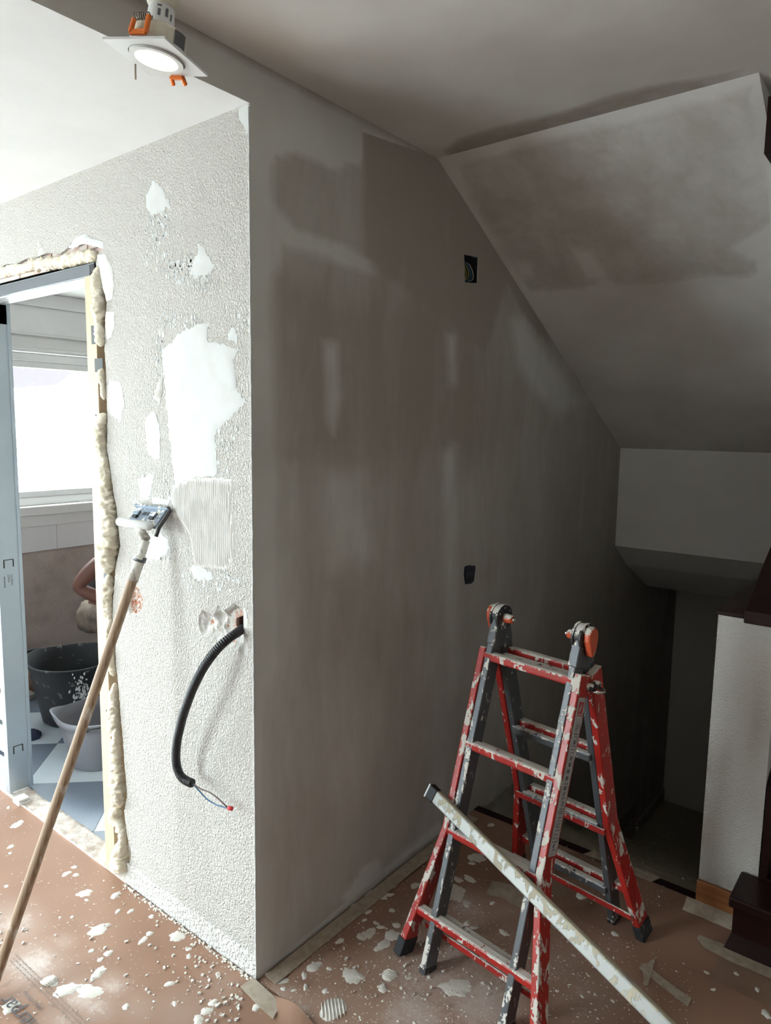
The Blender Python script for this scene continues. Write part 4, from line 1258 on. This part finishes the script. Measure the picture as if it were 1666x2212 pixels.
# ------------------------------------------------------------------ aluminium straightedge across the ladder
nf = np.array([math.sin(LTH)*HH, -math.cos(LTH)*HH, SP]); nf /= np.linalg.norm(nf)
P0 = np.array([LX, LY, HH+.004])+nf*.043
def on_front(px, py):
    d_ = ray(px, py); return CAM+((P0-CAM)@nf)/(d_@nf)*d_
a = on_front(928, 1706); b = on_front(1345, 2110)
d_ = (b-a)/np.linalg.norm(b-a)
d_ -= nf*(-.03); d_ /= np.linalg.norm(d_)
side_ = np.cross(d_, nf); side_ /= np.linalg.norm(side_)
hw_ = .021*abs(side_[2])+.010*abs(nf[2])
end = a+d_*((a[2]-hw_-.004)/(-d_[2]))
bar = thing('plastering_straightedge', 'long aluminium bar with a black end cap leaning across the ladder', 'straightedge', tuple(np.array([end[0], end[1], 0.0])))
mb = MB(); mb.beam(a+d_*.03, end, side_, .041, .020)
mb.build('bar', M['bar'], bar, bevel=.005)
mb = MB(); mb.beam(a, a+d_*.034, side_, .045, .024)
o = mb.build('end_cap', M['black'], bar, bevel=.004)
mb = MB(); mb.beam(a-d_*.002, a+d_*.004, side_, .046, .025); mb.build('cap_rim', M['alu'], o, bevel=.001)

# ------------------------------------------------------------------ pole sander against the textured wall
fp = on_f(-25, 2165)
hp = on_a(316, 1168, -.075)
san = thing('pole_sander', 'wooden pole with a steel sanding head leaning on the textured wall', 'sander', (fp[0], fp[1], 0.0))
foot = np.array([fp[0], fp[1], .008]); dirp = (hp-foot)/np.linalg.norm(hp-foot)
Lp = np.linalg.norm(hp-foot)
ts = np.linspace(0, Lp-.09, 40)
mb = MB(); mb.tube([foot+dirp*t+np.array([.0025*math.sin(t*3), 0, 0]) for t in ts], [.0150+.0006*nz(t*9, 0) for t in ts], 16)
mb.build('wooden_pole', M['pole'], san, smooth=True)
mb = MB(); mb.tube([hp-dirp*.125, hp-dirp*.05, hp-dirp*.045, hp], [.0165, .0160, .0125, .0115], 16)
fer = mb.build('ferrule', M['pole_white'], san, smooth=True)
mb = MB(); mb.tube([hp-dirp*.066, hp-dirp*.05], [.019, .019], 14); mb.build('clamp_ring', M['lad_grey'], fer, smooth=True)
TL = on_a(290, 1092, -.014); TRr = on_a(357, 1100, -.014); BL = on_a(272, 1134, -.062)
ex = TRr-TL; wx = np.linalg.norm(ex); ex /= wx
ez = TL-BL; ez -= ex*(ez@ex); hz = np.linalg.norm(ez); ez /= hz
en = np.cross(ez, ex); en = en if en[1] < 0 else -en
cpl = (TL+BL)/2+ex*wx/2
cpl += ex*.006
mb = MB(); mb.beam(cpl-ex*wx*.46, cpl+ex*wx*.46, ez, hz*.95, .006)
plate = mb.build('head_plate', M['head_blue'], san, bevel=.002)
mb = MB(); mb.beam(cpl-ex*wx*.55+ez*hz*.5, cpl+ex*wx*.52+ez*hz*.5, ez, .010, .016); mb.build('top_lip', M['head_blue'], plate, bevel=.002)
mb = MB(); mb.tube([cpl+ex*wx*.48+ez*hz*.55+en*.004, cpl+ex*wx*.56+ez*hz*.45, cpl+ex*wx*.56-ez*hz*.4, cpl+ex*wx*.54-ez*hz*.75-en*.01], .006, 10); mb.build('side_clip', M['black'], plate, smooth=True)
for fx in (-.30, .22):
    c_ = cpl+ex*wx*fx+ez*hz*.12+en*.007
    mb = MB(); mb.beam(c_-ex*.014, c_+ex*.014, ez, .016, .010); mb.build('clip', M['head_blue'], plate, bevel=.002)
    mb = MB(); mb.beam(c_-ex*.010-ez*.013, c_+ex*.010-ez*.013, ez, .010, .004); mb.build('slot', M['black'], plate)
for fx in (-.09, .03):
    c_ = cpl+ex*wx*fx+ez*hz*.14+en*.0035
    mb = MB(); mb.beam(c_-ex*.007, c_+ex*.007, ez, .012, .002); mb.build('slot', M['black'], plate)
c_ = cpl-ez*hz*.5+en*.016
mb = MB(); mb.tube([c_-ex*wx*.60, c_-ex*wx*.55, c_+ex*wx*.42, c_+ex*wx*.46], [.006, .0135, .0135, .006], 14)
mb.build('padded_edge', M['patch'], plate, smooth=True)
mb = MB(); mb.tube([c_+ex*wx*.02, hp+dirp*.004], [.013, .0125], 12); mb.build('swivel_joint', M['pole_white'], plate, smooth=True)

# ------------------------------------------------------------------ conduit hanging out of the hole
ctrl = [(527, 1355, .05), (520, 1362, -.008), (500, 1374, -.035), (470, 1400, -.065), (440, 1440, -.085), (415, 1490, -.095), (395, 1545, -.09), (382, 1600, -.08),
        (379, 1640, -.07), (385, 1672, -.06), (399, 1687, -.055), (416, 1692, -.052)]
C = np.array([on_a(x, y, yy) for x, y, yy in ctrl])
def smooth_path(C, n, k=3):
    s = np.concatenate([[0], np.cumsum(np.linalg.norm(np.diff(C, axis=0), axis=1))])
    t = np.linspace(0, s[-1], n)
    Q = np.stack([np.interp(t, s, C[:, i]) for i in range(3)], 1)
    w = max(3, n//(len(C))*k//2*2+1)
    ker = np.ones(w)/w
    out = Q.copy()
    for i in range(3):
        pad = np.concatenate([2*Q[0, i]-Q[1:w//2+1, i][::-1], Q[:, i], 2*Q[-1, i]-Q[-w//2:-1, i][::-1]])
        out[:, i] = np.convolve(pad, ker, 'same')[w//2:w//2+n]
    return out
Q = smooth_path(C, 420, 1)
con = thing('cable_conduit', 'black corrugated cable conduit hanging from the hole in the textured wall', 'conduit', tuple(on_a(520, 1362, 0.0)))
mb = MB(); mb.tube(Q, [.0128+.0008*(1 if i % 4 < 2 else -1) for i in range(len(Q))], 14)
mb.build('corrugated_tube', M['black'], con, smooth=True)
E1 = Q[-1]; dE = Q[-1]-Q[-12]; dE /= np.linalg.norm(dE)
w_end = on_a(492, 1745, -.03)
for m_, off, nm in ((M['wire_blue'], [(430, 1708), (448, 1728), (470, 1740), (492, 1746)], 'blue_wire'), (M['wire_brown'], [(432, 1704), (455, 1712), (475, 1728), (491, 1744)], 'brown_wire')):
    pts = np.array([E1-dE*.03, E1]+[on_a(x, y, -.046+.004*i) for i, (x, y) in enumerate(off)])
    mb = MB(); mb.tube(smooth_path(pts, 40, 1), .0021, 8); mb.build(nm, m_, con, smooth=True)
p = on_a(492, 1745, -.032); q = on_a(502, 1747, -.028)
mb = MB(); mb.tube([p, p+(q-p)*.3, q], [.0045, .006, .0065], 10); mb.build('connector', M['red_cap'], con, smooth=True)

# ------------------------------------------------------------------ socket boxes in the smooth wall
def ebox(poly, label, wires):
    c = np.mean(poly, 0)
    t = thing('socket_box', label, 'socket box', (0.0, c[0], c[1]), 'open electrical boxes in the smooth wall')
    mb = MB(); n = len(poly)
    P = [c+(np.array(p)-c)*.965 for p in poly]
    out = [(-.003, p[0], p[1]) for p in P]; back = [(-.044, p[0], p[1]) for p in P]
    mb.add(out+back, [(i, (i+1) % n, n+(i+1) % n, n+i) for i in range(n)]+[tuple(range(n, 2*n))])
    mb.build('box_shell', M['dark'], t)
    wires(t, c)
    return t
def wU(t, c):
    rg = random.Random(1)
    for k, m_ in enumerate(('wire_yellow', 'wire_yellow', 'wire_blue', 'wire_blue', 'cream')):
        y0 = c[0]-.035+.012*k
        pts = np.array([(-.042, y0+.005, c[1]+.035), (-.015, y0, c[1]+.02), (-.006, y0+.006+.01*rg.random(), c[1]-.01), (-.008, y0+.018, c[1]-.035), (-.03, y0+.01, c[1]-.04)])
        mb = MB(); mb.tube(smooth_path(pts, 24, 1), .0014, 6); mb.build('wire', M[m_], t, smooth=True)
M['mech'] = plain('dark_blue_grey', (0.035, 0.04, 0.055), .6)
def wL(t, c):
    mb = MB(); mb.prism([(-.012, c[0]+y, c[1]+z) for y, z in ((-.022, -.05), (.03, -.05), (.042, -.035), (.048, .045), (-.012, .05), (-.03, .03))], (.008, 0, 0))
    o = mb.build('protection_cover', M['mech'], t, bevel=.002)
    for k in range(6):
        mb = MB(); p = (-.0045, c[0]-.015+.018*(k % 3), c[1]-.02+.04*(k//3)); mb.cyl(p, (-.0025, p[1], p[2]), .006, 10); mb.build('screw', M['dark'], o)
ebox(boxUj, 'open electrical box with loose wires near the sloping soffit', wU)
ebox(boxLj, 'open electrical box with a dark cover low on the smooth wall above the ladder', wL)

# ------------------------------------------------------------------ hanging spotlight
cs = [(231.5, 86.4), (365.5, 85), (439, 164), (315, 163)]
kk = [1.0, .96836, 1.06776, 1.0994]
Qc = [CAM+.90*k*ray(*p) for k, p in zip(kk, cs)]
ctr = sum(Qc)/4
ex = (Qc[1]-Qc[0])+(Qc[2]-Qc[3]); ex /= np.linalg.norm(ex)
ey = (Qc[3]-Qc[0])+(Qc[2]-Qc[1]); ey -= ex*(ey@ex); ey /= np.linalg.norm(ey)
en = np.cross(ex, ey)
if en[2] < 0: en = -en
LM = Matrix(((ex[0], ey[0], en[0], ctr[0]), (ex[1], ey[1], en[1], ctr[1]), (ex[2], ey[2], en[2], ctr[2]), (0, 0, 0, 1)))
spot = thing('hanging_spotlight', 'square white spotlight, lit, dangling on its wires from the ceiling', 'spotlight', tuple(ctr))
def loc(mb):
    mb.v = [tuple(LM @ Vector(p)) for p in mb.v]; return mb
h = .0475
ringo = [(.036*math.cos(t), .036*math.sin(t)) for t in np.linspace(0, 2*math.pi, 40, endpoint=False)]
V, T = cdt([(-h, -h), (h, -h), (h, h), (-h, h)], [ringo])
mb = MB()
for z, fl in ((0, False), (.003, True)):
    mb.add([(x, y, z) for x, y in V], [tuple(t) if fl else tuple(reversed(t)) for t in T])
mb.add([(x, y, 0) for x, y in ((-h, -h), (h, -h), (h, h), (-h, h))]+[(x, y, .003) for x, y in ((-h, -h), (h, -h), (h, h), (-h, h))], [(0, 1, 5, 4), (1, 2, 6, 5), (2, 3, 7, 6), (3, 0, 4, 7)])
mb.add([(x, y, 0) for x, y in ringo]+[(x, y, .012) for x, y in ringo], [(i, (i+1) % 40, 40+(i+1) % 40, 40+i) for i in range(40)])
loc(mb).build('face_plate', M['white_plastic'], spot)
def ringm(r0, r1, z0, z1, n=40):
    mb = MB()
    P = [(r0, z0), (r1, z0), (r1, z1), (r0, z1)]
    vs = [(r*math.cos(2*math.pi*j/n), r*math.sin(2*math.pi*j/n), z) for r, z in P for j in range(n)]
    mb.add(vs, [(a*n+j, a*n+(j+1) % n, ((a+1) % 4)*n+(j+1) % n, ((a+1) % 4)*n+j) for a in range(4) for j in range(n)])
    return mb
loc(ringm(.0275, .0345, -.003, .006)).build('swivel_ring', M['white_plastic'], spot, smooth=False)
mb = MB(); mb.lathe([(.0262, .001), (.0262, .004)], 32); loc(mb).build('lens', M['lamp'], spot)
mb = MB(); mb.lathe([(.0355, .003), (.0355, .028), (.030, .034), (.019, .034)], 32); can = loc(mb).build('lamp_can', M['cream'], spot, smooth=False)
mb = MB(); mb.lathe([(.0175, .034), (.0175, .048), (.0165, .060), (.0165, .066)], 24); bulb = loc(mb).build('bulb_base', M['white_plastic'], spot)
mb = MB(); mb.lathe([(.018, .062), (.0195, .066), (.0195, .088), (.017, .091)], 24); loc(mb).build('lamp_socket', M['cream'], spot)
# marks printed on the bulb base, and the sticker of the can
mb = MB()
for k, (t0, t1, za, zb) in enumerate(((-1.2, -.9, .056, .058), (-1.15, -.95, .045, .053), (-.6, -.4, .046, .056), (-.2, -.05, .044, .052))):
    vs = []
    for t in np.linspace(t0, t1, 4): vs += [(.0179*math.cos(t), .0179*math.sin(t), za), (.0179*math.cos(t), .0179*math.sin(t), zb)]
    mb.add(vs, [(2*i, 2*i+2, 2*i+3, 2*i+1) for i in range(3)])
loc(mb).build('printed_marks', M['ink'], spot, fixn=False)
mb = MB(); vs = []
for t in np.linspace(-.35, .25, 8): vs += [(.0359*math.cos(t), .0359*math.sin(t), .008), (.0359*math.cos(t), .0359*math.sin(t), .030)]
mb.add(vs, [(2*i, 2*i+2, 2*i+3, 2*i+1) for i in range(7)])
loc(mb).build('can_label', M['ink'], spot, fixn=False)
for sgn in (-1, 1):                 # spring clips with orange tips on two sides
    xo = -.012
    cl = MB()
    y0 = sgn*.040
    if sgn < 0:
        pth = [((-.012, y0, .012), (-.004, y0-.004, .026)), ((.012, y0, .012), (.018, y0-.004, .030))]
    else:
        pth = [((-.010, y0+.006, -.002), (-.012, y0+.014, -.008)), ((.008, y0+.006, -.002), (.008, y0+.014, -.008))]
    for a_, b_2 in pth: cl.tube([a_, b_2], .0032, 8)
    cl.beam(pth[0][0], pth[1][0], (0, 0, 1), .006, .004)
    loc(cl).build('spring_clip', M['orange'], spot)
    sp = MB(); n = 90
    sp.tube([(-.012+.024*i/n, sgn*.034+.004*math.cos(i*.5), .034+.004*math.sin(i*.5)) for i in range(n)], .0008, 5)
    loc(sp).build('coil_spring', M['spring'], spot, smooth=True)
mb = MB()
mb.tube([(-h+.004, .012, -.001), (-h+.004, .014, -.012), (-h+.006, .013, -.02)], .0012, 6); loc(mb).build('spring_wire', M['spring'], spot)
ceil_pt = ctr+np.array([.02, .03, 0])
for dx in (-.008, .010):
    a_ = np.array(LM @ Vector((dx, 0, .090))); b_2 = np.array([ceil_pt[0]+dx*2, ceil_pt[1], ZU+.002])
    pts = np.array([a_, a_+(b_2-a_)*.3+np.array([dx, .008, 0]), a_+(b_2-a_)*.7-np.array([dx*.5, .006, 0]), b_2])
    mb = MB(); mb.tube(smooth_path(pts, 30, 1), .0018, 8); mb.build('supply_wire', M['white_plastic'], spot, smooth=True)

# ------------------------------------------------------------------ wooden stairs going up on the right
up = thing('wooden_staircase', 'dark mahogany staircase rising beside the half wall', 'staircase', (1.5, 1.2, 0.0))
for k in range(6):
    y0 = 1.045+.27*k; z = .185*(k+1)
    if k == 0:
        mb = MB(); mb.box(1.05, 2.24, y0-.02, 1.196, z-.035, z); mb.box(1.104, 2.24, 1.196, y0+.30, z-.035, z)
        mb.build('step_tread', M['dark_wood'], up, bevel=.006)
        mb = MB(); mb.box(1.062, 2.24, y0, 1.196, 0.0, z-.034); mb.build('step_riser', M['dark_wood'], up, bevel=.002)
    else:
        mb = MB(); mb.box(1.104, 2.24, y0-.02, y0+.30, z-.035, z); mb.build('step_tread', M['dark_wood'], up, bevel=.006)
        mb = MB(); mb.box(1.104, 2.24, y0, y0+.02, z-.187, z-.034); mb.build('step_riser', M['orange_wood'], up, bevel=.002)
mb = MB(); mb.prism([(1.045, 1.03, .002), (1.062, 1.045, .055), (1.062, 1.045, .002)], (1.18, 0, 0)); mb.build('base_moulding', M['dark_wood'], up)
sl = math.tan(math.radians(25))
mb = MB()
y0, y1 = 1.165, 3.3
prof = [(y0, 1.030), (y0, 1.072), (y1, 1.072+sl*(y1-y0)), (y1, 1.030+sl*(y1-y0))]
mb.prism([(1.003, y, z) for y, z in prof], (.26, 0, 0))
mb.build('banister_plank', M['dark_wood'], up, bevel=.004)
mb = MB(); mb2 = MB(); mb2.prism([(1.103, y, z) for y, z in ((1.204, 0.0), (1.204, .50), (3.2, 1.86), (3.2, 0.0))], (.022, 0, 0)); mb2.build('wall_stringer', M['dark_wood'], up)
prof = [(1.26, 1.042), (y1, 1.03+sl*(y1-1.2)), (y1, 1.042)]
mb.prism([(1.02, y, z) for y, z in prof], (.08, 0, 0)); mb.build('banister_panel', M['dark_wood'], up)
struct(MB().box(1.022, 1.10, .86, 1.0, 2.36, 2.50).build('trim_6', M['dark_wood']), 'dark end of a beam under the ceiling at the edge of the soffit', 'trim')

# ------------------------------------------------------------------ bathroom things
p = on_f(101, 1569)
bx, by = -2.22, .63
tub = thing('rubber_tub', 'big black rubber builder tub, plaster-stained, on the bathroom floor', 'bucket', (bx, by, 0.0))
def tubmesh(prof_o, prof_i, n, dip=0.0, dipdir=0.0, spout=0.0):
    mb = MB()
    vs = []; k = len(prof_o)+len(prof_i)
    allp = list(prof_o)+list(prof_i)
    for r, z in allp:
        for j in range(n):
            t = 2*math.pi*j/n
            rr = r
            zz = z
            if spout:
                a = math.cos(t-dipdir)
                rr = r*(1+spout*max(0, a)**24*(z/allp[len(prof_o)-1][1])**4)
                zz = z+dip*max(0, a)**24*(z/allp[len(prof_o)-1][1])**4
            elif dip:
                a = abs(math.cos(t-dipdir)); zz = z+dip*a**6*(z/allp[len(prof_o)-1][1])**6
            vs.append((rr*math.cos(t), rr*math.sin(t), zz))
    fs = [(i*n+j, i*n+(j+1) % n, (i+1)*n+(j+1) % n, (i+1)*n+j) for i in range(k-1) for j in range(n)]
    fs += [tuple(reversed(range(n))), tuple(range((k-1)*n, k*n))]
    mb.add(vs, fs)
    return mb
wdir = math.atan2(-.622, -.783)
mb = tubmesh([(.168, 0), (.178, .01), (.216, .20), (.242, .33), (.250, .332), (.250, .342)], [(.240, .342), (.210, .20), (.172, .02)], 48, .022, wdir)
mb.v = [(x+bx, y+by, z) for x, y, z in mb.v]
mb.build('tub_body', M['rubber'], tub, smooth=True)
for s in (1, -1):
    u_ = np.array([math.cos(wdir)*s, math.sin(wdir)*s, 0]); w_ = np.array([-u_[1], u_[0], 0])
    c_ = np.array([bx, by, .342])
    pts = np.array([c_+u_*.240-w_*.10+np.array([0, 0, .004]), c_+u_*.262-w_*.07+np.array([0, 0, .012]), c_+u_*.280+np.array([0, 0, .02]), c_+u_*.262+w_*.07+np.array([0, 0, .012]), c_+u_*.240+w_*.10+np.array([0, 0, .004])])
    mb = MB(); mb.tube(smooth_path(pts, 30, 1), .009, 8); mb.build('handle', M['rubber'], tub, smooth=True)
# plaster smear on the tub side facing the door
cdir = np.array([CAM[0]-bx, CAM[1]-by]); ca = math.atan2(cdir[1], cdir[0])
mb = MB(); rg = random.Random(4)
for _ in range(120):
    g1, g2 = rg.gauss(0, 1), rg.gauss(0, 1)
    t = ca+.10+.10*g1+.05*g2; z = .215+.035*g2-.02*g1
    rr = .2165+(z-.20)*.20+.0015
    s = rg.uniform(.003, .010)
    u_ = np.array([math.cos(t), math.sin(t), .14]); w_ = np.array([-math.sin(t), math.cos(t), 0]); c_ = np.array([bx+rr*math.cos(t), by+rr*math.sin(t), z])
    mb.add([c_-w_*s*.6, c_+np.array([0, 0, s*1.2]), c_+w_*s*.6, c_-np.array([0, 0, s*1.1])], [(0, 3, 2, 1)])
o = mb.build('plaster_smear', M['patch'], tub, fixn=False); o['kind'] = 'stuff'

gx_, gy_ = -1.645, .44
gb = thing('mop_bucket', 'grey plastic bucket with a pouring lip standing before the black tub', 'bucket', (gx_, gy_, 0.0))
sd = math.atan2(-.70, -.71)
mb = tubmesh([(.130, 0), (.136, .006), (.172, .19), (.176, .216), (.187, .218), (.190, .246)], [(.182, .248), (.168, .19), (.130, .012)], 64, .014, sd, .20)
mb.v = [(x+gx_, y+gy_, z) for x, y, z in mb.v]
mb.build('bucket_body', M['bucket_grey'], gb, smooth=True)
u_ = np.array([-math.sin(sd), math.cos(sd), 0])
for s in (1, -1):
    c_ = np.array([gx_, gy_, .232])+u_*s*.190
    mb = MB(); mb.cyl(c_, c_+u_*s*.008, .010, 12); mb.build('handle_lug', M['black'], gb)
pts = np.array([np.array([gx_, gy_, .232])+u_*.197*math.cos(t)+np.array([math.cos(sd), math.sin(sd), 0])*(-.19*math.sin(t))+np.array([0, 0, .004+.012*math.sin(t)]) for t in np.linspace(0, math.pi, 24)])
mb = MB(); mb.tube(pts, .003, 6); mb.build('bail_handle', M['black'], gb, smooth=True)

# brick rubble by the outer wall
rg = random.Random(12)
for k, (dx, dy, sc) in enumerate(((0, 0, 1), (.16, .05, .8), (-.02, .22, 1.1), (.12, .24, .7), (.03, .12, .9))):
    c_ = np.array([-2.84+dx, .50+dy, 0.0])
    mb = MB()
    hx, hy, hz_ = .07*sc, .05*sc, (.05+.10*(k in (0, 2, 4)))*sc
    q = []
    for z in (0, 1):
        for x, y in ((-1, -1), (1, -1), (1, 1), (-1, 1)):
            q.append(c_+np.array([x*hx*rg.uniform(.7, 1.1), y*hy*rg.uniform(.7, 1.1), z*hz_*rg.uniform(.7, 1.2)]))
    mb.hexa(q)
    tag(mb.build('brick_fragment', M['brick'] if k != 1 else M['mortar'], bevel=.006),
        ['tall broken brick piece in the rubble behind the steel post', 'flat grey mortar piece in the rubble behind the steel post', 'large broken brick piece leaning on the raw render behind the tub',
         'small broken brick piece on the floor behind the black tub', 'upright broken brick piece among the rubble by the raw render'][k], 'rubble', 'broken bricks on the bathroom floor')
# dark blue rag
c_ = on_f(68, 1598)
mb = MB(); mb.lathe([(.05, 0.0), (.052, .012), (.035, .03), (.012, .04)], 20, (c_[0]-.03, c_[1]+.01, 0.001))
mb.v = [(x+.012*nz(x*40, y*40, z*40), y+.012*nz(x*40, y*40, 5), max(.001, z+.012*nz(x*30, y*30, 9))) for x, y, z in mb.v]
tag(mb.build('cloth_rag', M['rag'], smooth=True), 'crumpled dark blue rag on the bathroom tiles behind the steel post', 'rag')

# person bending down behind the jamb, seen by elbow and hip
def skin_body(name, verts, edges, root, mat, parent, sub=2):
    me = bpy.data.meshes.new(name)
    me.from_pydata([v[0] for v in verts], edges, [])
    o = bpy.data.objects.new(name, me); COL.objects.link(o)
    sk = o.modifiers.new('skin', 'SKIN'); sk.use_smooth_shade = True; sk.branch_smoothing = .6
    for i, v in enumerate(verts):
        s = me.skin_vertices[0].data[i]
        r = v[1]; s.radius = (r, r) if np.isscalar(r) else r
        s.use_root = (i == root)
    sb = o.modifiers.new('sub', 'SUBSURF'); sb.levels = sub; sb.render_levels = sub
    me.materials.append(mat)
    o.parent = parent
    return o
# frame: f = facing (image right), l = the person's left
PX, PY = -2.545, .920
fx_ = np.array([.783, .622, 0.0]); lx_ = np.array([-.622, .783, 0.0]); zz_ = np.array([0, 0, 1.0])
person = thing('person', 'person in beige work trousers bending down behind the black tub', 'person', (PX, PY, 0.0))
def pp(f, l, z): return tuple(fx_*f+lx_*l+zz_*z)
body = [(pp(0, 0, .52), .125), (pp(.12, 0, .70), .125), (pp(.26, 0, .88), .14), (pp(.36, 0, 1.00), .11), (pp(.42, 0, 1.07), .058), (pp(.47, 0, 1.12), .085), (pp(.53, 0, 1.20), .095), (pp(.55, 0, 1.27), .06),
        (pp(.33, -.17, .97), .062), (pp(.10, -.24, .79), .050), (pp(.015, -.25, .69), .045), (pp(.14, -.22, .62), .040), (pp(.30, -.16, .56), .028), (pp(.36, -.14, .53), .032),
        (pp(.33, .17, .97), .062), (pp(.40, .24, .74), .047), (pp(.52, .20, .52), .030), (pp(.56, .18, .47), .032),
        (pp(.02, -.11, .47), .095), (pp(.34, -.15, .50), .070), (pp(.09, -.14, .18), .045), (pp(.05, -.14, .06), .042), (pp(.20, -.16, .035), .034),
        (pp(.02, .11, .47), .095), (pp(.36, .15, .46), .070), (pp(.09, .14, .18), .045), (pp(.05, .14, .06), .042), (pp(.20, .16, .035), .034)]
# fingers
edges = [(0, 1), (1, 2), (2, 3), (3, 4), (4, 5), (5, 6), (6, 7), (3, 8), (8, 9), (9, 10), (10, 11), (11, 12), (12, 13), (3, 14), (14, 15), (15, 16), (16, 17),
         (0, 18), (18, 19), (19, 20), (20, 21), (21, 22), (0, 23), (23, 24), (24, 25), (25, 26), (26, 27)]
for h_, sgn in ((13, -1), (17, 1)):
    b0 = np.array(body[h_][0])
    for q in range(5):
        off = lx_*sgn*(-.024+.014*q)
        if q == 4: off = lx_*sgn*.034-fx_*.02
        L_ = (.055, .068, .072, .064, .045)[q]
        i0 = len(body)
        body.append((tuple(b0+off+fx_*.02), .0095)); body.append((tuple(b0+off+fx_*L_*.7-zz_*.02), .0088)); body.append((tuple(b0+off+fx_*L_*.85-zz_*.05), .0078))
        edges += [(h_, i0), (i0, i0+1), (i0+1, i0+2)]
skin_body('body', body, edges, 0, M['skin'], person, 2)
tr_ = [(pp(.02, 0, .60), .135), (pp(-.02, 0, .49), .185), (pp(.0, -.11, .46), .125), (pp(.18, -.14, .48), .108), (pp(.35, -.15, .50), .092), (pp(.26, -.15, .31), .075),
       (pp(.0, .11, .46), .125), (pp(.18, .14, .47), .108), (pp(.37, .15, .46), .092), (pp(.27, .15, .29), .075)]
wtr = skin_body('work_trousers', tr_, [(0, 1), (1, 2), (2, 3), (3, 4), (4, 5), (1, 6), (6, 7), (7, 8), (8, 9)], 1, M['trousers'], person, 3)
tx = bpy.data.textures.new('cloth_folds', 'CLOUDS'); tx.noise_scale = .07; tx.noise_depth = 1
dm = wtr.modifiers.new('folds', 'DISPLACE'); dm.texture = tx; dm.strength = .05; dm.mid_level = .5
sh_ = [(pp(.11, 0, .64), .125), (pp(.17, 0, .74), .135), (pp(.27, 0, .89), .158), (pp(.36, 0, .99), .12), (pp(.33, -.17, .97), .080), (pp(.22, -.21, .89), .070), (pp(.33, .17, .97), .080), (pp(.36, .21, .86), .070)]
skin_body('shirt', sh_, [(0, 1), (1, 2), (2, 3), (3, 4), (4, 5), (3, 6), (6, 7)], 1, M['shirt'], person, 2)
hr_ = [(pp(.42, 0, 1.22), .075), (pp(.50, 0, 1.30), .085)]
skin_body('hair', hr_, [(0, 1)], 0, M['hair'], person, 2)
bo_ = []
for sg, yy in ((-1, -.115), (1, .14)):
    bo = [(pp(.15, yy, .34), .062), (pp(.08, yy, .20), .062), (pp(.05, yy, .06), .058), (pp(.22, yy*1.1, .046), .044)]
    skin_body('boot', bo, [(0, 1), (1, 2), (2, 3)], 1, M['boots'], person, 2)

# ------------------------------------------------------------------ outside
struct(MB().box(-30, XW-.24, -12, 20, -.6, -.5).box(XW-.24, 12, -12, YB-.24, -.6, -.5).build('ground', M['ground']), 'pale ground outside the windows', 'ground')
hs = thing('neighbour_house', 'white house with a tiled roof beyond the bathroom window', 'building', (-10.5, 5.0, -.5))
mb = MB(); mb.box(-14, -9.2, -1.0, 12, -.5, 2.15); mb.build('house_wall', M['house'], hs)
mb = MB(); mb.prism([(-8.9, 2.2, 2.07), (-8.9, 3.36, 2.07), (-8.9, 3.95, 2.15), (-8.9, 4.30, 2.40), (-8.9, 4.38, 2.95), (-8.9, 2.2, 2.95)], (-.14, 0, 0)); o = mb.build('roof', M['roof'], hs)
mb = MB(); mb.prism([(-8.99, 2.1, 2.35), (-8.99, 3.45, 2.52), (-8.99, 3.75, 2.70), (-8.99, 3.75, 2.80), (-8.99, 2.1, 2.80)], (.14, 0, 0)); mb.build('eave_board', plain('brown_eave', (0.075, 0.043, 0.036), .9), hs)
